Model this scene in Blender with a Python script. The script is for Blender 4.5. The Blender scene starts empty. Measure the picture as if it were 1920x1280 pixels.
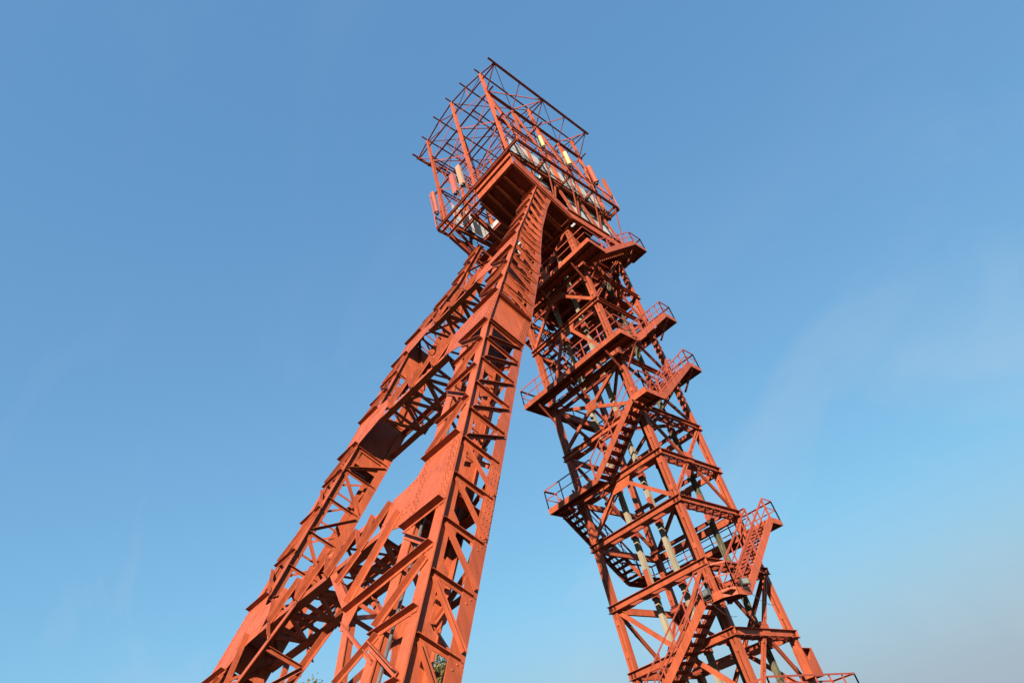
import bpy, math, random
from mathutils import Vector as V, Matrix

random.seed(7)
S = bpy.context.scene
COL = S.collection

# ------------------------------------------------------------------ camera, sky, sun, exposure
cd = bpy.data.cameras.new('camera')
cam = bpy.data.objects.new('camera', cd)
COL.objects.link(cam)
S.camera = cam
cd.sensor_width = 36.0
cd.sensor_fit = 'HORIZONTAL'
cd.lens = 36.0 * 1193.1 / 1920.0
cd.clip_start = 0.1
cd.clip_end = 20000
CAM = V((11.5561, -21.9508, 1.60))
right = V((0.6471041, 0.7331893, -0.2090209))
down = V((-0.5856277, 0.3024761, -0.7520295))
fwd = V((-0.4881562, 0.6090498, 0.6251095))
m = Matrix((right, -down, -fwd)).transposed().to_4x4()
m.translation = CAM
cam.matrix_world = m

SUN = V((0.530, -0.724, 0.438)).normalized()          # towards the sun
elev = math.asin(SUN.z)
world = bpy.data.worlds.new('World')
S.world = world
world.use_nodes = True
nt = world.node_tree
nt.nodes.clear()
out = nt.nodes.new('ShaderNodeOutputWorld')
bg = nt.nodes.new('ShaderNodeBackground')
sky = nt.nodes.new('ShaderNodeTexSky')
sky.sky_type = 'NISHITA'
sky.sun_disc = False
sky.sun_elevation = elev
sky.sun_rotation = math.atan2(SUN.x, SUN.y)
sky.altitude = 0
sky.air_density = 1.0
sky.dust_density = 0.6
sky.ozone_density = 1.6
# thin high cirrus
tc = nt.nodes.new('ShaderNodeTexCoord')
mp = nt.nodes.new('ShaderNodeMapping')
mp.inputs['Rotation'].default_value = (0.3, 0.5, 0.6)
mp.inputs['Scale'].default_value = (2.2, 5.5, 3.0)
mp.inputs['Location'].default_value = (7.2, -2.1, -8.4)
nz = nt.nodes.new('ShaderNodeTexNoise')
nz.inputs['Scale'].default_value = 1.3
nz.inputs['Detail'].default_value = 7
nz.inputs['Roughness'].default_value = 0.55
nz.inputs['Distortion'].default_value = 0.5
rp = nt.nodes.new('ShaderNodeValToRGB')
rp.color_ramp.elements[0].position = 0.52
rp.color_ramp.elements[0].color = (0, 0, 0, 1)
rp.color_ramp.elements[1].position = 0.80
rp.color_ramp.elements[1].color = (0.32, 0.32, 0.32, 1)
mix = nt.nodes.new('ShaderNodeMix')
mix.data_type = 'RGBA'
mix.inputs['B'].default_value = (3.160, 3.662, 4.237, 1)
nt.links.new(tc.outputs['Generated'], mp.inputs['Vector'])
nt.links.new(mp.outputs['Vector'], nz.inputs['Vector'])
nt.links.new(nz.outputs['Fac'], rp.inputs['Fac'])
# the veil is thicker towards the horizon, where the line of sight runs along it
cw = nt.nodes.new('ShaderNodeMapRange')
cw.interpolation_type = 'SMOOTHSTEP'
cw.inputs['From Min'].default_value = 0.30
cw.inputs['From Max'].default_value = 0.72
cw.inputs['To Min'].default_value = 1.0
cw.inputs['To Max'].default_value = 0.12
sz = nt.nodes.new('ShaderNodeSeparateXYZ')
nt.links.new(tc.outputs['Generated'], sz.inputs['Vector'])
nt.links.new(sz.outputs['Z'], cw.inputs['Value'])
cm = nt.nodes.new('ShaderNodeMath')
cm.operation = 'MULTIPLY'
nt.links.new(rp.outputs['Color'], cm.inputs[0])
nt.links.new(cw.outputs['Result'], cm.inputs[1])
nt.links.new(cm.outputs[0], mix.inputs['Factor'])
# compress the sky's range the way the camera's tone curve did
sp = nt.nodes.new('ShaderNodeSeparateColor')
cb = nt.nodes.new('ShaderNodeCombineColor')
nt.links.new(sky.outputs['Color'], sp.inputs['Color'])
for ch, ex, kk in (('Red', 0.53, 0.935), ('Green', 0.497, 1.714), ('Blue', 0.35, 2.627)):
    pw = nt.nodes.new('ShaderNodeMath')
    pw.operation = 'POWER'
    pw.inputs[1].default_value = ex
    ml = nt.nodes.new('ShaderNodeMath')
    ml.operation = 'MULTIPLY'
    ml.inputs[1].default_value = kk
    nt.links.new(sp.outputs[ch], pw.inputs[0])
    nt.links.new(pw.outputs[0], ml.inputs[0])
    nt.links.new(ml.outputs[0], cb.inputs[ch])
# pale haze low over the horizon, the same all round
sx = nt.nodes.new('ShaderNodeSeparateXYZ')
hz = nt.nodes.new('ShaderNodeMapRange')
hz.interpolation_type = 'SMOOTHSTEP'
hz.inputs['From Min'].default_value = 0.02
hz.inputs['From Max'].default_value = 0.32
hz.inputs['To Min'].default_value = 1.0
hz.inputs['To Max'].default_value = 0.0
hm = nt.nodes.new('ShaderNodeMix')
hm.data_type = 'RGBA'
hm.inputs['B'].default_value = (2.154, 2.621, 3.124, 1)
nt.links.new(tc.outputs['Generated'], sx.inputs['Vector'])
nt.links.new(sx.outputs['Z'], hz.inputs['Value'])
nt.links.new(hz.outputs['Result'], hm.inputs['Factor'])
nt.links.new(cb.outputs['Color'], hm.inputs['A'])
nt.links.new(hm.outputs['Result'], mix.inputs['A'])
nt.links.new(mix.outputs['Result'], bg.inputs['Color'])
bg.inputs['Strength'].default_value = 0.05
nt.links.new(bg.outputs['Background'], out.inputs['Surface'])

sd = bpy.data.lights.new('sun', 'SUN')
sd.energy = 5.0
sd.angle = math.radians(0.53)
sd.color = (1.0, 0.92, 0.80)
so = bpy.data.objects.new('sun', sd)
COL.objects.link(so)
so.rotation_euler = SUN.to_track_quat('Z', 'Y').to_euler()
so.location = (30, -40, 60)

S.view_settings.view_transform = 'Standard'
S.view_settings.look = 'None'
S.view_settings.exposure = 1.85
S.view_settings.gamma = 1.0
S.view_settings.use_curve_mapping = False
S.cycles.max_bounces = 6
S.cycles.diffuse_bounces = 2


# ------------------------------------------------------------------ materials
def new_mat(name):
    mt = bpy.data.materials.new(name)
    mt.use_nodes = True
    n = mt.node_tree
    return mt, n, n.nodes['Principled BSDF']


def noise_mat(name, c1, c2, scale=3.0, rough=0.55, spec=0.35, metallic=0.0, stretch=None, bump=0.0,
              bscale=40.0, spot=None, spot_pos=(0.62, 0.72), per_object=0.08, streak=0.0):
    mt, n, b = new_mat(name)
    t = n.nodes.new('ShaderNodeTexCoord')
    mp_ = n.nodes.new('ShaderNodeMapping')
    if stretch:
        mp_.inputs['Scale'].default_value = stretch
    n.links.new(t.outputs['Object'], mp_.inputs['Vector'])
    z1 = n.nodes.new('ShaderNodeTexNoise')
    z1.inputs['Scale'].default_value = scale
    z1.inputs['Detail'].default_value = 8
    z1.inputs['Roughness'].default_value = 0.65
    n.links.new(mp_.outputs['Vector'], z1.inputs['Vector'])
    r = n.nodes.new('ShaderNodeValToRGB')
    r.color_ramp.elements[0].position = 0.35
    r.color_ramp.elements[1].position = 0.68
    r.color_ramp.elements[0].color = (*c1, 1)
    r.color_ramp.elements[1].color = (*c2, 1)
    n.links.new(z1.outputs['Fac'], r.inputs['Fac'])
    col = r.outputs['Color']
    if spot:
        z2 = n.nodes.new('ShaderNodeTexNoise')
        z2.inputs['Scale'].default_value = scale * 2.7
        z2.inputs['Detail'].default_value = 10
        z2.inputs['Roughness'].default_value = 0.7
        n.links.new(mp_.outputs['Vector'], z2.inputs['Vector'])
        r2 = n.nodes.new('ShaderNodeValToRGB')
        r2.color_ramp.elements[0].position = spot_pos[0]
        r2.color_ramp.elements[1].position = spot_pos[1]
        n.links.new(z2.outputs['Fac'], r2.inputs['Fac'])
        mx = n.nodes.new('ShaderNodeMix')
        mx.data_type = 'RGBA'
        n.links.new(r2.outputs['Color'], mx.inputs['Factor'])
        n.links.new(col, mx.inputs['A'])
        mx.inputs['B'].default_value = (*spot, 1)
        col = mx.outputs['Result']
    if streak:
        # rain streaks and faded patches running down the steel
        m4 = n.nodes.new('ShaderNodeMapping')
        m4.inputs['Scale'].default_value = (5.0, 5.0, 0.45)
        n.links.new(t.outputs['Object'], m4.inputs['Vector'])
        z4 = n.nodes.new('ShaderNodeTexNoise')
        z4.inputs['Scale'].default_value = 1.0
        z4.inputs['Detail'].default_value = 9
        z4.inputs['Roughness'].default_value = 0.7
        n.links.new(m4.outputs['Vector'], z4.inputs['Vector'])
        r4 = n.nodes.new('ShaderNodeMapRange')
        r4.inputs['From Min'].default_value = 0.34
        r4.inputs['From Max'].default_value = 0.62
        r4.inputs['To Min'].default_value = 1.0 - streak
        r4.inputs['To Max'].default_value = 1.0 + streak * 0.35
        n.links.new(z4.outputs['Fac'], r4.inputs['Value'])
        h4 = n.nodes.new('ShaderNodeHueSaturation')
        n.links.new(r4.outputs['Result'], h4.inputs['Value'])
        n.links.new(col, h4.inputs['Color'])
        col = h4.outputs['Color']
    if per_object:
        oi = n.nodes.new('ShaderNodeObjectInfo')
        mr = n.nodes.new('ShaderNodeMapRange')
        mr.inputs['To Min'].default_value = 1.0 - per_object
        mr.inputs['To Max'].default_value = 1.0 + per_object
        n.links.new(oi.outputs['Random'], mr.inputs['Value'])
        hs = n.nodes.new('ShaderNodeHueSaturation')
        n.links.new(mr.outputs['Result'], hs.inputs['Value'])
        n.links.new(col, hs.inputs['Color'])
        col = hs.outputs['Color']
    n.links.new(col, b.inputs['Base Color'])
    b.inputs['Roughness'].default_value = rough
    b.inputs['Metallic'].default_value = metallic
    b.inputs['Specular IOR Level'].default_value = spec
    if bump:
        z3 = n.nodes.new('ShaderNodeTexNoise')
        z3.inputs['Scale'].default_value = bscale
        z3.inputs['Detail'].default_value = 5
        n.links.new(mp_.outputs['Vector'], z3.inputs['Vector'])
        bp = n.nodes.new('ShaderNodeBump')
        bp.inputs['Strength'].default_value = bump
        bp.inputs['Distance'].default_value = 0.01
        n.links.new(z3.outputs['Fac'], bp.inputs['Height'])
        n.links.new(bp.outputs['Normal'], b.inputs['Normal'])
    return mt


PAINT = noise_mat('orange_red_paint', (0.198, 0.0385, 0.0138), (0.245, 0.0490, 0.0185), 1.6, 0.52, 0.22,
                  bump=0.12, bscale=14, spot=(0.1348, 0.0261, 0.01305), spot_pos=(0.57, 0.74), per_object=0.13, streak=0.26)
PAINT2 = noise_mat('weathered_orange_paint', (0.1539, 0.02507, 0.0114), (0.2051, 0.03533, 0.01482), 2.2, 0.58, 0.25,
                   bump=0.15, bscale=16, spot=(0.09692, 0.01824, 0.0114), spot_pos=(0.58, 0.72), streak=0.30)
RAILP = noise_mat('handrail_paint', (0.1482, 0.02565, 0.01254), (0.1994, 0.03533, 0.01596), 3.0, 0.5, 0.3)
TIMBER = noise_mat('weathered_timber', (0.125, 0.098, 0.062), (0.205, 0.165, 0.112), 1.4, 0.85, 0.15,
                   stretch=(9, 9, 0.7), bump=0.5, bscale=6, spot=(0.02849, 0.02565, 0.01995), spot_pos=(0.61, 0.72))
MOSSY = noise_mat('mossy_timber', (0.03989, 0.03533, 0.0171), (0.114, 0.09405, 0.05699), 1.1, 0.9, 0.1,
                  stretch=(7, 7, 0.8), bump=0.6, bscale=6, spot=(0.0171, 0.01596, 0.01026), spot_pos=(0.46, 0.58))
GREY = noise_mat('galvanised_plate', (0.1881, 0.1767, 0.1653), (0.2393, 0.2279, 0.2137), 1.3, 0.6, 0.3,
                 spot=(0.1368, 0.1168, 0.1026), spot_pos=(0.58, 0.75))
DARK = noise_mat('dark_cable', (0.0114, 0.0114, 0.01254), (0.02279, 0.02279, 0.02565), 5, 0.5, 0.4)
YELLOW = noise_mat('pale_yellow_plastic', (0.2963, 0.2109, 0.07408), (0.3305, 0.2507, 0.1026), 2, 0.45, 0.4)
SALMON = noise_mat('salmon_plastic', (0.2051, 0.04844, 0.03419), (0.2279, 0.05984, 0.04274), 2, 0.5, 0.35)
PEACH = noise_mat('peach_plastic', (0.2507, 0.1197, 0.06838), (0.2849, 0.1425, 0.08548), 2, 0.5, 0.35)
STEEL = noise_mat('grey_steel', (0.09118, 0.09118, 0.08831), (0.1425, 0.1425, 0.1368), 4, 0.4, 0.5, metallic=0.6)
CONC = noise_mat('concrete', (0.1026, 0.09692, 0.08831), (0.1425, 0.1368, 0.1254), 1.2, 0.9, 0.2, bump=0.4, bscale=12)
GRASS = noise_mat('grass_ground', (0.01482, 0.02393, 0.006838), (0.02735, 0.03533, 0.0114), 0.15, 0.95, 0.1,
                  bump=0.6, bscale=3, per_object=0)
GRAVEL = noise_mat('gravel_yard', (0.03135, 0.02849, 0.02565), (0.05129, 0.0473, 0.04274), 4, 0.95, 0.1, bump=0.7, bscale=9,
                   per_object=0)
BARK = noise_mat('bark', (0.03419, 0.02565, 0.0171), (0.06268, 0.04844, 0.03419), 3, 0.95, 0.1, stretch=(3, 3, 0.5), bump=0.6)
LEAF = noise_mat('leaves', (0.02565, 0.03989, 0.007978), (0.05129, 0.05699, 0.01596), 0.9, 0.6, 0.3, per_object=0)
LEAFA = noise_mat('autumn_leaves', (0.04844, 0.04445, 0.01026), (0.07978, 0.06554, 0.02051), 0.9, 0.6, 0.3, per_object=0)
LAMPM = noise_mat('lamp_casing', (0.02565, 0.02565, 0.02565), (0.04274, 0.04274, 0.04103), 5, 0.5, 0.4)
GLASS = noise_mat('lamp_glass', (0.07408, 0.07408, 0.06268), (0.1083, 0.1083, 0.09405), 6, 0.15, 0.6)


# ------------------------------------------------------------------ mesh helpers
class MB:
    def __init__(self):
        self.v = []
        self.f = []

    def add(self, vs, fs):
        o = len(self.v)
        self.v += [tuple(p) for p in vs]
        self.f += [tuple(i + o for i in f) for f in fs]

    def bar(self, a, b, uh, vh, rects):
        """profile rectangles (u0,u1,v0,v1) swept from a to b; vh = direction of v, uh = rough direction of u"""
        a = V(a); b = V(b)
        d = (b - a).normalized()
        v = V(vh) - d * d.dot(V(vh))
        if v.length < 1e-5:
            v = d.orthogonal()
        v.normalize()
        u = v.cross(d)
        if u.dot(V(uh)) < 0:
            u = -u
        flip = u.cross(v).dot(d) < 0
        for (u0, u1, v0, v1) in rects:
            q = [u * u0 + v * v0, u * u1 + v * v0, u * u1 + v * v1, u * u0 + v * v1]
            vs = [a + k for k in q] + [b + k for k in q]
            fs = [(3, 2, 1, 0), (4, 5, 6, 7), (0, 1, 5, 4), (1, 2, 6, 5), (2, 3, 7, 6), (3, 0, 4, 7)]
            if flip:
                fs = [tuple(reversed(f)) for f in fs]
            self.add(vs, fs)
        return self

    def box(self, x0, x1, y0, y1, z0, z1):
        vs = [(x0, y0, z0), (x1, y0, z0), (x1, y1, z0), (x0, y1, z0), (x0, y0, z1), (x1, y0, z1), (x1, y1, z1), (x0, y1, z1)]
        self.add(vs, [(3, 2, 1, 0), (4, 5, 6, 7), (0, 1, 5, 4), (1, 2, 6, 5), (2, 3, 7, 6), (3, 0, 4, 7)])
        return self

    def plate(self, pts, off):
        """polygon extruded by vector off"""
        pts = [V(p) for p in pts]
        off = V(off)
        n = len(pts)
        nrm = V((0, 0, 0))
        for i in range(n):
            nrm += pts[i].cross(pts[(i + 1) % n])
        if nrm.dot(off) > 0:
            pts.reverse()
        vs = pts + [p + off for p in pts]
        fs = [tuple(range(n)), tuple(range(2 * n - 1, n - 1, -1))]
        for i in range(n):
            j = (i + 1) % n
            fs.append((i, n + i, n + j, j))
        self.add(vs, fs)
        return self

    def tube(self, a, b, r, n=8, r2=None):
        a = V(a); b = V(b)
        d = (b - a).normalized()
        u = d.orthogonal().normalized()
        w = d.cross(u)
        r2 = r if r2 is None else r2
        vs = []
        for p, rr in ((a, r), (b, r2)):
            for i in range(n):
                t = 2 * math.pi * i / n
                vs.append(p + u * (rr * math.cos(t)) + w * (rr * math.sin(t)))
        fs = [tuple(range(n - 1, -1, -1)), tuple(range(n, 2 * n))]
        for i in range(n):
            j = (i + 1) % n
            fs.append((i, j, n + j, n + i))
        self.add(vs, fs)
        return self

    def rivet(self, p, nrm, r=0.026, h=0.022):
        nrm = V(nrm).normalized()
        u = nrm.orthogonal().normalized()
        w = nrm.cross(u)
        p = V(p)
        vs = []
        for rr, hh in ((r, -0.004), (r * 0.62, h)):
            for i in range(6):
                t = math.pi * i / 3
                vs.append(p + nrm * hh + u * (rr * math.cos(t)) + w * (rr * math.sin(t)))
        fs = [(6, 7, 8, 9, 10, 11)] + [(i, (i + 1) % 6, 6 + (i + 1) % 6, 6 + i) for i in range(6)]
        self.add(vs, fs)

    def build(self, name, mat, parent=None, **tags):
        me = bpy.data.meshes.new(name)
        base = V((0, 0, 0))
        me.from_pydata(self.v, [], self.f)
        me.materials.append(mat)
        me.update()
        o = bpy.data.objects.new(name, me)
        COL.objects.link(o)
        if parent:
            o.parent = parent
            if parent.type == 'EMPTY':
                o.location = -parent.location
        for k, v in tags.items():
            o[k] = v
        return o


def thing(name, label, cat, loc=(0, 0, 0), group=None):
    e = bpy.data.objects.new(name, None)
    COL.objects.link(e)
    e.empty_display_size = 0.3
    e.location = loc
    e['label'] = label
    e['category'] = cat
    if group:
        e['group'] = group
    return e


def angle(w=0.10, h=0.12, t=0.012, o=0.0):
    """flat leg of width w in the plane, outstanding leg h at its u=0 edge"""
    return [(-w, 0.0, o, o + t), (-t, 0.0, o + t, o + h)]


def ibeam(h, b, t=0.018):
    return [(-b / 2, b / 2, h / 2 - t, h / 2), (-b / 2, b / 2, -h / 2, -h / 2 + t), (-t / 2, t / 2, -h / 2 + t, h / 2 - t)]


def one(name, parent, a, b, uh, vh, rects, mat=PAINT):
    return MB().bar(a, b, uh, vh, rects).build(name, mat, parent)


# ================================================================== ground
g = MB().plate([(-3000, -3000, 0), (3000, -3000, 0), (3000, 3000, 0), (-3000, 3000, 0)], (0, 0, -0.5))
o = g.build('ground', GRASS, kind='structure')
g = MB().plate([(-22, -30, 0.004), (16, -30, 0.004), (16, 14, 0.004), (-22, 14, 0.004)], (0, 0, -0.3))
o = g.build('gravel_yard', GRAVEL, kind='structure')

# ================================================================== guide tower (vertical, four columns)
W, D = 5.0, 4.889
LV = dict(E=3.9, D=6.367, C=8.869, B=11.451, A=13.607, Z=15.948, V=18.75, Y=22.496, U=24.9, T=28.2)
tower = thing('guide_tower', 'upright orange steel lattice tower with open staircases, standing behind the leaning struts',
              'headframe tower', (-2.5, D / 2, 0))
CW = 0.27
for cx, cy in ((-0.1 - CW, 0.1), (-W + 0.1, 0.1), (-0.1 - CW, D - 0.1 - CW), (-W + 0.1, D - 0.1 - CW)):
    b = MB()
    b.box(cx, cx + 0.11, cy, cy + CW, 0, 29.2)
    b.box(cx + 0.16, cx + CW, cy, cy + CW, 0, 29.2)
    col_o = b.build('corner_column', PAINT, tower)
    z = 0.7
    while z < 29:
        MB().box(cx + 0.055, cx + CW - 0.055, cy - 0.014, cy, z, z + 0.22).build('batten_plate', PAINT, col_o)
        MB().box(cx + 0.055, cx + CW - 0.055, cy + CW, cy + CW + 0.014, z, z + 0.22).build('batten_plate', PAINT, col_o)
        z += 1.23

for key, z in LV.items():
    hb, bb = 0.27, 0.12
    zc = z - hb / 2
    ext = 0.0
    for bi, (nm, a, b, vh, uh) in enumerate((
            ('level_beam', (-W - ext, 0.06, zc), (0 + ext, 0.06, zc), (0, 0, 1), (0, 1, 0)),
            ('level_beam', (-W - ext, D - 0.06, zc), (0 + ext, D - 0.06, zc), (0, 0, 1), (0, 1, 0)),
            ('level_beam', (-0.06, 0.123, zc), (-0.06, D - 0.123, zc), (0, 0, 1), (1, 0, 0)),
            ('level_beam', (-W + 0.06, 0.123, zc), (-W + 0.06, D - 0.123, zc), (0, 0, 1), (1, 0, 0)))):
        ou = {0: (0, -1, 0), 1: (0, 1, 0), 2: (1, 0, 0), 3: (-1, 0, 0)}[bi]
        one(nm, tower, a, b, ou, vh, [(-0.06, 0.06, hb / 2 - 0.016, hb / 2), (-0.06, 0.06, -hb / 2, -hb / 2 + 0.016), (-0.055, -0.04, -hb / 2 + 0.016, hb / 2 - 0.016)])
    # inner twin of the front and right beams, with battens below
    for a, b, uh in (((-W + 0.4, 0.62, zc), (-0.4, 0.62, zc), (0, 1, 0)), ((-W + 0.4, 3.9, zc), (-0.4, 3.9, zc), (0, 1, 0))):
        if key in 'DCBAZVYU':
            one('bunton', tower, a, b, uh, (0, 0, 1), ibeam(0.18, 0.09, 0.014), PAINT2)
    n = 7
    if key in 'DCBAZ':
        for i in range(4):
            x = -W + 0.75 + (W - 1.5) * i / 3
            MB().box(x - 0.3, x + 0.3, 0.02, 0.56, z - hb - 0.014, z - hb - 0.002).build('batten_strip', PAINT2, tower)
    bt2 = MB()
    for i in range(n):
        y = 0.6 + (D - 1.2) * i / (n - 1)
        y2 = y + (D - 1.2) / (n - 1)
        if key in 'BDA':
            bt2.bar((-0.02, y, z - hb - 0.012), (-0.46, y2 - 0.05, z - hb - 0.012), (0, 1, 0), (0, 0, 1), [(-0.035, 0.035, -0.006, 0.004)])
            bt2.bar((-0.46, y, z - hb - 0.024), (-0.02, y2 - 0.05, z - hb - 0.024), (0, 1, 0), (0, 0, 1), [(-0.035, 0.035, -0.006, 0.004)])
        else:
            bt2.box(-0.46, -0.0, y - 0.1, y + 0.1, z - hb - 0.014, z - hb - 0.002)
    if key in 'DCBAZ':
        bt2.bar((-0.43, 0.35, zc), (-0.43, D - 0.35, zc), (1, 0, 0), (0, 0, 1), ibeam(0.28, 0.06, 0.012))
        bt2.build('lacing_girder', PAINT2, tower)


def brace(a, b, outward, double=False, w=0.165):
    """diagonal member; outward = normal of the face it lies on"""
    a = V(a); b = V(b)
    mb = MB()
    up = V((0, 0, 1))
    if double:
        mb.bar(a, b, up, outward, [(-0.085, -0.032, -0.09, 0.0), (0.032, 0.085, -0.09, 0.0)])
        L = (b - a).length
        d = (b - a).normalized()
        k = max(2, int(L / 1.1))
        for i in range(1, k):
            p = a + d * (L * i / k)
            mb.bar(p - d * 0.09, p + d * 0.09, up, outward, [(-0.085, 0.085, 0.0, 0.012)])
    else:
        mb.bar(a, b, up, outward, [(-w / 2, w / 2, -0.014, 0.0), (w / 2 - 0.014, w / 2, -0.11, -0.014), (-w / 2, -w / 2 + 0.014, -0.11, -0.014)])
    mb.build('diagonal_brace', PAINT, tower)


def gusset(c, ax, outward, w=0.95, h=0.5):
    c = V(c); ax = V(ax)
    up = V((0, 0, 1))
    pts = [c + ax * (-w / 2) + up * h * 0.25, c + ax * (-w / 3) - up * h * 0.5, c + ax * (w / 3) - up * h * 0.5,
           c + ax * (w / 2) + up * h * 0.25, c + ax * (w / 3) + up * h * 0.5, c - ax * (w / 3) + up * h * 0.5]
    MB().plate(pts, V(outward) * 0.014).build('gusset_plate', PAINT, tower)
    rv = MB()
    for i in range(-3, 4):
        for j in (-0.3, 0.0, 0.3):
            if abs(i) == 3 and j:
                continue
            rv.rivet(c + ax * (w * 0.13 * i) + up * h * j + V(outward) * 0.014, outward, 0.022, 0.02)
    rv.build('rivets', PAINT, tower, kind='stuff')


def xbrace(face, z0, z1, dbl):
    g_ = 0.2
    if face in 'FK':
        y = 0.085 if face == 'F' else D - 0.085
        n_ = V((0, -1, 0)) if face == 'F' else V((0, 1, 0))
        P = lambda t, z, o: V((-W + 0.25 + (W - 0.5) * t, y + n_.y * o, z))
    else:
        x = -0.085 if face == 'R' else -W + 0.085
        n_ = V((1, 0, 0)) if face == 'R' else V((-1, 0, 0))
        P = lambda t, z, o: V((x + n_.x * o, 0.25 + (D - 0.5) * t, z))
    brace(P(0, z0 + g_, 0), P(1, z1 - g_, 0), n_, dbl)
    brace(P(1, z0 + g_, -0.115), P(0, z1 - g_, -0.115), n_, dbl)
    gusset(P(0.5, (z0 + z1) / 2, 0.003), (1, 0, 0) if face in 'FK' else (0, 1, 0), n_, 0.7, 0.5)


def kbrace(face, z0, z1, dbl=False):
    """inverted V, apex at the middle of the upper beam"""
    if face in 'FK':
        y = 0.085 if face == 'F' else D - 0.085
        n_ = V((0, -1, 0)) if face == 'F' else V((0, 1, 0))
        P = lambda t, z, o: V((-W + 0.25 + (W - 0.5) * t, y + n_.y * o, z))
        ax = (1, 0, 0)
    else:
        x = -0.085 if face == 'R' else -W + 0.085
        n_ = V((1, 0, 0)) if face == 'R' else V((-1, 0, 0))
        P = lambda t, z, o: V((x + n_.x * o, 0.25 + (D - 0.5) * t, z))
        ax = (0, 1, 0)
    brace(P(0.02, z0 + 0.15, 0), P(0.44, z1 - 0.4, 0), n_, dbl)
    brace(P(0.98, z0 + 0.15, 0), P(0.56, z1 - 0.4, 0), n_, dbl)
    gusset(P(0.5, z1 - 0.45, 0.003), ax, n_, 1.3, 0.5)


for f in 'FK':
    xbrace(f, 0.1, LV['E'], False)
    xbrace(f, LV['E'], LV['C'], False)
    kbrace(f, LV['B'], LV['A'])
    xbrace(f, LV['Z'], LV['V'], False)
    kbrace(f, LV['V'], LV['Y'])
    kbrace(f, LV['Y'], LV['U'])
    xbrace(f, LV['U'], LV['T'], False)
for f in 'RL':
    xbrace(f, 0.1, LV['E'], True)
    xbrace(f, LV['E'], LV['C'], True)
    xbrace(f, LV['B'], LV['Z'], True)
    xbrace(f, LV['Z'], LV['V'], True)
    xbrace(f, LV['V'], LV['Y'], True)
    xbrace(f, LV['Y'], LV['T'], True)
# head of the tower: closed deck and deep side plates, plus inner deck at U
MB().box(-W + 0.1, -0.1, 0.15, D - 0.15, 28.25, 28.29).build('head_deck', PAINT2, tower)  # made solid so that the top of the tower is dark inside
for x in (-4.2, -3.3, -2.5, -1.7, -0.8):
    one('head_joist', tower, (x, 0.13, 28.08), (x, D - 0.13, 28.08), (1, 0, 0), (0, 0, 1), ibeam(0.3, 0.16), PAINT2)
MB().box(-W + 0.15, -2.9, 1.3, D - 0.2, 26.3, 26.34).build('filler_floor', PAINT2, tower)  # floors and beams down here are clutter added to darken the upper interior
MB().box(-1.9, -0.45, 2.0, D - 0.2, 26.9, 26.94).build('filler_floor', PAINT2, tower)
for x in (-3.9, -2.5, -1.1):
    one('filler_beam', tower, (x, 0.3, 26.2), (x, D - 0.3, 26.2), (1, 0, 0), (0, 0, 1), ibeam(0.36, 0.18), PAINT2)
for y in (1.5, 2.6, 3.8):
    one('filler_beam', tower, (-W + 0.3, y, 25.6), (-0.3, y, 25.6), (0, 1, 0), (0, 0, 1), ibeam(0.3, 0.16), PAINT2)
    one('filler_beam', tower, (-W + 0.3, y, 23.4), (-0.3, y, 23.4), (0, 1, 0), (0, 0, 1), ibeam(0.24, 0.14), PAINT2)
for i in range(5):  # plates added to close the back and left faces and darken the inside
    xa = -W + 0.5 + 0.8 * i
    MB().box(xa + 0.005, xa + 0.795, D - 0.45, D - 0.43, 25.1, 28.0).build('wall_plate', PAINT2, tower)
    ya = 0.6 + 0.72 * i
    MB().box(-W + 0.43, -W + 0.45, ya + 0.005, ya + 0.715, 25.1, 28.0).build('wall_plate', PAINT2, tower)
MB().box(-W + 0.5, -0.5, 3.2, D - 0.5, 24.3, 24.33).build('filler_floor', PAINT2, tower)  # extra floor, added to keep the upper tower dark inside
for y in (1.9, 3.1, 4.3):
    one('filler_beam', tower, (-W + 0.3, y, 21.4), (-0.3, y, 21.4), (0, 1, 0), (0, 0, 1), ibeam(0.2, 0.12), PAINT2)
for x in (-3.9, -2.6, -1.3):
    one('filler_beam', tower, (x, 0.7, 22.9), (x, D - 0.3, 22.9), (1, 0, 0), (0, 0, 1), ibeam(0.2, 0.12), PAINT2)
# footings
for cx, cy in ((-0.24, 0.24), (-W + 0.24, 0.24), (-0.24, D - 0.24), (-W + 0.24, D - 0.24)):
    MB().box(cx - 0.5, cx + 0.5, cy - 0.5, cy + 0.5, -0.4, 0.35).build('footing', CONC, tower)

# timber guide rails in the shaft
GL = ['pale timber guide rail nearest the left front column of the tower',
      'pale timber guide rail in the middle of the tower front',
      'mossy timber guide rail just behind the nearest tower column',
      'dark rotten timber guide rail deep in the right side of the tower']
for i, (x, y) in enumerate(((-3.25, 1.05), (-1.88, 1.05), (-0.86, 1.05), (-0.85, 3.45))):
    t = thing('guide_rail', GL[i], 'guide rail', (x, y, 1.5), 'timber guide rails in the tower')
    MB().box(x - 0.1, x + 0.1, y - 0.1, y + 0.1, 1.5, 28.0).build('timber_beam', TIMBER if i < 2 else MOSSY, t)
    for key in 'DCBAZVYU':
        z = LV[key]
        mb = MB()
        mb.box(x - 0.104, x + 0.104, y - 0.13, y - 0.102, z - 0.25, z + (0.95 if (i + ord(key)) % 2 else 0.05))
        mb.box(x - 0.135, x - 0.104, y - 0.12, y + 0.12, z - 0.3, z - 0.02)
        mb.box(x + 0.104, x + 0.135, y - 0.12, y + 0.12, z - 0.3, z - 0.02)
        mb.build('splice_plate', PAINT2, t)

# ================================================================== leaning strut frame
Y0, SL = -18.364, 0.5242
GG = math.sqrt(1 + SL * SL)
NIN = V((0, 1, -SL)) / GG          # into the strut, away from its outer face
NOUT = -NIN


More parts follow.
